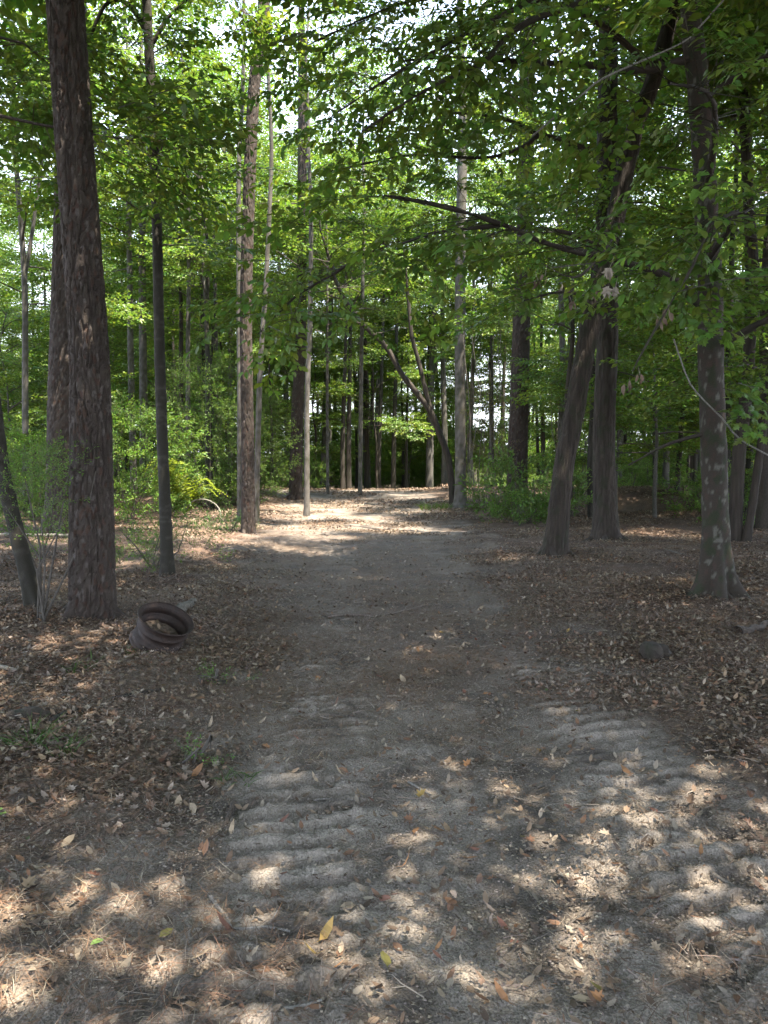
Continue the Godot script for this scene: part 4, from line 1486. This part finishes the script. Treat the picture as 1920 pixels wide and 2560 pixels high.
func build_objects() -> void:
	rng.seed = 8
	build_rim()
	var pale := Color(0.42, 0.39, 0.35)
	var brown := Color(0.16, 0.12, 0.09)
	var s1 := stick("pale crooked forked twig lying on the grey dirt", [[-0.62,-2.64], [-0.53,-2.50], [-0.50,-2.43], [-0.46,-2.43], [-0.39,-2.45], [-0.31,-2.43]], 0.0062, pale)
	var tw := MB.new()
	twig(tw, Vector3(0.23, 0.0, 0.19), Vector3(0.26, 0.03, 0.13), 0.003, pale)
	part(s1, "side_twig", tw.done(M.wood))
	stick("pale bare stick half bedded in the sunlit dirt", [[-0.36,-2.06], [-0.26,-2.09], [-0.18,-2.12]], 0.006, pale * 0.85)
	stick("dark bent branch lying between pine needles and the dirt track", [[-0.69,-3.43], [-0.69,-3.19], [-0.74,-2.98]], 0.011, brown * 0.8)
	stick("straight grey stick lying across the lug prints", [[1.22,-2.86], [1.25,-2.76], [1.31,-2.66]], 0.008, Color(0.24, 0.21, 0.18))
	stick("long thin brown twig crossing the dirt diagonally", [[0.78,-2.69], [0.65,-2.52], [0.48,-2.40]], 0.0055, Color(0.2, 0.17, 0.14))
	stick("curved dark twig on the sunlit edge of the track", [[1.14,-3.39], [1.04,-3.28], [0.93,-3.13]], 0.009, brown)
	stick("short pale stick on the middle of the track", [[0.12,-3.64], [0.22,-3.47]], 0.006, pale * 0.8)
	stick("grey stick lying level beside a yellow leaf", [[-0.33,-3.47], [-0.22,-3.49], [-0.13,-3.46]], 0.006, Color(0.28, 0.25, 0.22))
	stick("long dead branch lying across the shaded track", [[-0.55,-7.47], [-0.32,-7.56], [-0.04,-7.62], [0.45,-8.13]], 0.017, Color(0.22, 0.18, 0.15))
	stick("broken branch on the litter at the track edge", [[1.58,-7.92], [1.8,-8.1], [2.00,-8.25]], 0.018, Color(0.26, 0.22, 0.18))
	stick("orange brown branch lying in front of the rusty wheel rim", [[-2.13,-5.39], [-1.85,-5.50], [-1.78,-5.99]], 0.014, Color(0.28, 0.16, 0.09))
	stick("charred black stick in the brown litter", [[-1.73,-4.78], [-1.46,-4.94]], 0.02, Color(0.04, 0.037, 0.035))
	stick("short thick log end behind the rusty wheel rim", [[-2.05,-7.42], [-1.97,-7.94]], 0.055, Color(0.22, 0.2, 0.17), "log")
	stick("weathered grey log end in the litter", [[-2.85,-5.38], [-2.63,-5.43]], 0.03, Color(0.4, 0.37, 0.32), "log")
	stick("thick barked branch half buried in the litter before the beech", [[3.05,-6.55], [3.2,-6.62], [3.6,-6.9]], 0.045, Color(0.15, 0.12, 0.1), "log")
	stick("pale fallen log beyond the bent trunk", [[-7.2,-13.82], [-6.39,-13.58], [-5.62,-13.95]], 0.05, Color(0.36, 0.33, 0.29), "log")
	stick("straight stick lying on the slope behind the beech", [[4.46,-12.16], [4.46,-10.94]], 0.014, Color(0.3, 0.27, 0.23))
	stick("dark root snaking away from the beech", [[4.0,-8.9], [4.24,-9.07], [4.52,-9.26], [4.75,-9.04]], 0.025, brown * 0.7, "root")
	stick("arched dead sapling bent down before the fern clump", [[-5.2,-20.0, 0.1], [-4.9,-19.8, 0.35], [-4.5,-19.5, 0.4], [-4.15,-19.2, 0.25], [-3.95,-18.7, 0.0]], 0.022, Color(0.26, 0.24, 0.2))
	stick("fallen branch lying on the litter before the scaly pine", [[-3.94,-18.64], [-3.64,-20.0], [-2.95,-21.5]], 0.022, Color(0.3, 0.26, 0.22))
	# chunk of rotten wood and a slab of bark
	for e in [[-2.03, -4.35, 0.055, 0.17, "crumbling chunk of rotten grey wood in the litter", 0.4], [-1.86, -4.42, 0.03, 0.2, "upright strip of flaky bark beside the rotten chunk", 1.3], [2.14, -5.95, 0.09, 0.12, "dark clod of turned soil at the track edge", 0.0]]:
		var p := []
		var r := []
		for k in 7:
			var f := k / 6.0
			p.append(Vector3((f - 0.5) * e[3] * 2.0, rf(-0.01, 0.01), rf(-0.015, 0.015)))
			r.append(e[2] * sqrt(maxf(0.06, 1.0 - pow(absf(f - 0.5) * 2.0, 3.0))) * rf(0.8, 1.15))
		var me := trunk_mesh(p, r, 26, 0.012, 2, 0.0, 3)
		var o := solo("clod" if e[5] == 0.0 else "wood_chunk", me, e[4], "clod" if e[5] == 0.0 else "wood")
		o.position = Vector3(e[0], ground_h(e[0], e[1]) + e[2] * 0.4, e[1])
		o.rotation = Vector3(0, e[5], 0)
		o.translate_object_local(Vector3(-e[3], 0, 0))
	# vines that hang in the beech
	for e in [[[[2.80,5.34], [2.53,5.04], [2.39,4.93], [1.81,4.68], [1.64,4.56], [1.21,4.21]], -6.5, 0.008, "long pale dead vine slanting through the beech limbs"], [[[2.60,2.65], [2.67,2.46], [2.76,2.25], [2.90,2.09], [3.06,1.94], [3.23,1.75], [3.6,1.55]], -7.0, 0.007, "pale vine crossing in front of the beech trunk"]]:
		var p := []
		var r := []
		for q in e[0]:
			p.append(Vector3(q[0], q[1], e[1]))
			r.append(e[2] * rf(0.8, 1.2))
		var sm := smooth(p, r, 0.08)
		var mb := MB.new()
		mb.tube(sm[0], sm[1], 6, Color(0.3, 0.28, 0.25))
		solo("hanging_vine", mb.done(M.wood), e[3], "vine", "hanging vines")
	# leaves that lie singly on the track
	var tone := {"tan": Color(0.26, 0.2, 0.135), "red": Color(0.17, 0.075, 0.05), "green": Color(0.12, 0.2, 0.05), "brown": Color(0.15, 0.08, 0.045), "olive": Color(0.17, 0.15, 0.04), "yellow": Color(0.28, 0.185, 0.055), "orange": Color(0.23, 0.115, 0.05)}
	var list := [[-1.27,-2.92,"tan"], [-1.05,-2.73,"red"], [-0.94,-2.62,"tan"], [-1.44,-2.99,"green"], [-1.34,-2.92,"tan"], [-1.35,-2.73,"red"], [-1.16,-2.42,"tan"], [-0.73,-2.39,"olive"], [-0.91,-2.39,"green"], [-0.94,-2.28,"tan"], [-0.81,-2.21,"tan"], [-0.94,-2.13,"brown"], [-0.21,-2.39,"yellow"], [-0.21,-2.32,"yellow"], [-0.16,-2.25,"orange"], [-0.60,-2.28,"tan"], [-1.18,-2.26,"orange"], [-0.38,-2.68,"orange"], [-0.02,-2.65,"red"], [-0.53,-2.77,"tan"], [-0.71,-2.92,"brown"], [-0.64,-3.11,"tan"], [-0.35,-3.17,"brown"], [-1.38,-3.20,"tan"], [-1.63,-3.22,"green"], [0.16,-3.45,"yellow"], [0.83,-3.33,"orange"], [0.12,-3.23,"brown"], [0.26,-3.13,"orange"], [0.32,-2.90,"orange"], [0.85,-3.22,"brown"], [0.69,-2.76,"orange"], [0.58,-2.93,"brown"], [0.26,-2.59,"brown"], [0.44,-2.40,"red"], [0.63,-2.39,"orange"], [0.76,-2.24,"orange"], [0.62,-2.18,"olive"], [0.94,-2.24,"tan"], [0.87,-2.34,"tan"], [1.06,-2.43,"brown"], [1.22,-2.39,"orange"], [1.39,-2.70,"brown"], [1.19,-2.72,"tan"], [0.16,-4.23,"brown"], [0.46,-3.95,"red"], [0.83,-4.06,"yellow"], [0.72,-3.84,"orange"], [1.02,-4.42,"orange"], [0.85,-4.45,"red"], [1.48,-4.21,"tan"], [1.19,-4.68,"olive"], [1.10,-5.19,"green"], [0.15,-5.33,"tan"], [0.54,-6.95,"yellow"], [1.62,-6.73,"yellow"], [0.05,-5.04,"tan"], [1.19,-3.52,"tan"], [0.57,-3.09,"olive"], [-0.04,-4.94,"tan"], [-1.50,-5.06,"yellow"], [-0.62,-4.06,"orange"], [-0.32,-3.66,"tan"], [-1.03,-4.40,"tan"], [-1.59,-3.93,"yellow"], [-1.50,-3.95,"yellow"], [-1.56,-3.80,"yellow"], [-2.23,-6.25,"orange"], [0.19,-2.21,"brown"], [0.36,-2.10,"orange"], [0.01,-2.26,"olive"], [0.16,-2.34,"orange"], [0.06,-2.34,"brown"], [-0.84,-3.32,"tan"], [-0.99,-3.48,"tan"]]
	for k in 70:
		var z := scatter_z(2.0, 8.0)
		list.append([path_x(z) + rf(-1.3, 1.3), z, ["tan", "brown", "tan", "orange", "red"][rng.randi() % 5]])
	var word := {"tan": "dry tan", "red": "dull red", "green": "fresh green", "brown": "curled brown", "olive": "olive green", "yellow": "bright yellow", "orange": "orange brown"}
	for e in list:
		var mb := MB.new()
		var c: Color = tone[e[2]] * rf(0.8, 1.2)
		var ln := rf(0.038, 0.072)
		var a := rf(0, TAU)
		var d := Vector3(cos(a), rf(-0.05, 0.4), sin(a))
		if rng.randf() < 0.16:
			leaf_lobed(mb, Vector3.ZERO, d, Vector3.UP + rv(0.6), ln * 0.9, c, rf(-1.1, -0.3))
		else:
			leaf_fine(mb, Vector3.ZERO, d, Vector3.UP + rv(0.7), ln, ln * rf(0.4, 0.6), c, rf(-0.55, 0.1), 0.35)
		twig(mb, Vector3.ZERO, Vector3(-cos(a), 0.1, -sin(a)) * 0.025, 0.0012, c * 0.7)
		var o := solo("fallen_leaf", mb.done(M.dry), word[e[2]] + " leaf lying by itself on the dirt track", "leaf", word[e[2]] + " leaves on the track")
		o.position = Vector3(e[0], ground_h(e[0], e[1]) + 0.017, e[1])
	# tufts of grass and seedlings
	for e in [[-0.73, -3.68, 0.10, 26, "small green grass tuft at the edge of the dirt"], [-2.20, -5.51, 0.16, 40, "dark green grass tuft under the orange brown branch"], [-1.9, -4.0, 0.2, 46, "flattened green grass beside the rotten chunk"], [-1.7, -3.95, 0.16, 30, "thin grass blades lying over the litter"], [1.55, -22.6, 0.28, 160, "bright green grass at the foot of the flared grey trunk"], [2.75, -21.9, 0.25, 130, "sunlit grass patch between the flared trunk and the reddish pine"], [3.3, -19.0, 0.3, 120, "rough grass on the bank before the reddish pine"], [-1.95, -6.0, 0.14, 24, "wispy grey grass in front of the rusty wheel rim"]]:
		var mb := MB.new()
		var wide: float = 0.08 if e[3] < 60 else 0.5
		for k in e[3]:
			var at := Vector3(rf(-1, 1) * wide, 0.0, rf(-1, 1) * wide)
			var d: Vector3 = Vector3(rf(-0.8, 0.8), rf(0.5, 1.0), rf(-0.8, 0.8)).normalized() * e[2] * rf(0.6, 1.2)
			var w := d.cross(rv(1.0)).normalized() * 0.003 * (1.0 if e[3] < 60 else 2.0)
			var c := Color(0.06, 0.11, 0.03) * rf(0.7, 1.3) if e[3] < 60 else Color(0.1, 0.17, 0.03) * rf(0.7, 1.3)
			var mid := at + d * 0.55
			var tip := at + d + Vector3(d.x, -absf(d.y) * 0.3, d.z) * 0.4
			mb.tri(at - w, at + w, mid + w * 0.8, c); mb.tri(at - w, mid + w * 0.8, mid - w * 0.8, c)
			mb.tri(mid - w * 0.8, mid + w * 0.8, tip, c)
		var o := thing("grass_tuft", e[4], "grass", Vector3(e[0], ground_h(e[0], e[1]), e[1]), "grass tufts")
		part(o, "foliage", mb.done(M.leaf))
	bush("weed", "low feathery weed growing from the brown litter", "small weeds", Vector2(-1.2, -5.3), Vector3(0.16, 0.14, 0.14), 10, S.bush, Color(1.2, 1.3, 1.4), 0.1, 0.4)
	bush("weed", "small leafy seedling with a bare dry stalk beside it", "small weeds", Vector2(-0.98, -3.95), Vector3(0.1, 0.16, 0.1), 8, S.bush, Color(1.3, 1.5, 1.5), 0.1, 0.35)
	bush("weed", "weedy green clump on the bank in front of the reddish pine", "small weeds", Vector2(3.0, -17.4), Vector3(0.9, 0.55, 0.6), 70, S.bush, Color(0.9, 1.0, 0.8), 0.05, 0.9)
	bush("weed", "low green weeds at the foot of the straight dark pine", "small weeds", Vector2(-3.3, -15.9), Vector3(0.6, 0.35, 0.4), 40, S.bush, Color(0.7, 0.95, 0.9), 0.05, 0.8)


func build_rim() -> void:
	# open steel wheel rim with a stepped well, lying tilted and half filled with litter
	var t := thing("wheel_rim", "rusty steel wheel rim lying tilted in the leaf litter beside the pine", "wheel rim", Vector3.ZERO)
	var prof := [[0.236, 0.0], [0.242, 0.01], [0.226, 0.02], [0.214, 0.032], [0.212, 0.055], [0.222, 0.064], [0.222, 0.07], [0.196, 0.086], [0.184, 0.1], [0.184, 0.13], [0.196, 0.146], [0.214, 0.158], [0.224, 0.165], [0.224, 0.172], [0.212, 0.182], [0.212, 0.232], [0.224, 0.246], [0.242, 0.256], [0.244, 0.264], [0.238, 0.27]]
	var inner := []
	for k in range(prof.size() - 1, -1, -1):
		inner.append([prof[k][0] - 0.006, clampf(prof[k][1], 0.004, 0.266)])
	var ring: Array = prof + inner
	ring.append(prof[0])
	var st := SurfaceTool.new()
	st.begin(Mesh.PRIMITIVE_TRIANGLES)
	var seg := 72
	for k in ring.size() - 1:
		var a: Array = ring[k]
		var b: Array = ring[k + 1]
		for j in seg:
			var t0 := TAU * j / seg
			var t1 := TAU * (j + 1) / seg
			var dent0 := 1.0 + 0.008 * sin(t0 * 3.0 + 1.0)
			var dent1 := 1.0 + 0.008 * sin(t1 * 3.0 + 1.0)
			var p0 := Vector3(cos(t0) * a[0] * dent0, a[1], sin(t0) * a[0] * dent0)
			var p1 := Vector3(cos(t1) * a[0] * dent1, a[1], sin(t1) * a[0] * dent1)
			var q0 := Vector3(cos(t0) * b[0] * dent0, b[1], sin(t0) * b[0] * dent0)
			var q1 := Vector3(cos(t1) * b[0] * dent1, b[1], sin(t1) * b[0] * dent1)
			for v in [p0, q1, q0, p0, p1, q1]:
				st.set_smooth_group(0)
				st.add_vertex(v)
	st.index()
	st.generate_normals()
	var me := st.commit()
	me.surface_set_material(0, M.rust)
	part(t, "barrel", me)
	# soil and leaves that have gathered inside
	var mb := MB.new()
	for k in 20:
		for j in 36:
			var ra := k / 20.0 * 0.177
			var rb := (k + 1) / 20.0 * 0.177
			var t0 := TAU * j / 36
			var t1 := TAU * (j + 1) / 36
			var q := [Vector3(cos(t0) * ra, 0, sin(t0) * ra), Vector3(cos(t0) * rb, 0, sin(t0) * rb), Vector3(cos(t1) * rb, 0, sin(t1) * rb), Vector3(cos(t1) * ra, 0, sin(t1) * ra)]
			for i in 4:
				q[i].y = 0.10 + q[i].x * -0.1 + nz.fine.get_noise_2d(q[i].x, q[i].z) * 0.012
			mb.tri(q[0], q[1], q[2], Color(0.2, 0.15, 0.11))
			mb.tri(q[0], q[2], q[3], Color(0.2, 0.15, 0.11))
	part(t, "soil", mb.done(M.dirt))
	for k in 14:
		var lm := MB.new()
		leaf_fine(lm, Vector3.ZERO, Vector3(rf(-1, 1), rf(0, 0.3), rf(-1, 1)), Vector3.UP + rv(0.5), rf(0.05, 0.08), rf(0.02, 0.035), dry_color(), rf(-0.3, 0.3))
		var o := part(t, "leaf", lm.done(M.dry))
		var a := rf(0, TAU)
		var d := rf(0.0, 0.15)
		o.position = Vector3(cos(a) * d, 0.125 - cos(a) * d * 0.1, sin(a) * d)
	t.basis = Basis(Vector3.BACK, deg_to_rad(-25.0)) * Basis(Vector3.RIGHT, deg_to_rad(15.0)) * Basis.from_scale(Vector3.ONE * 0.94)
	t.position = Vector3(-1.86, ground_h(-1.85, -6.2) + 0.05, -6.2)
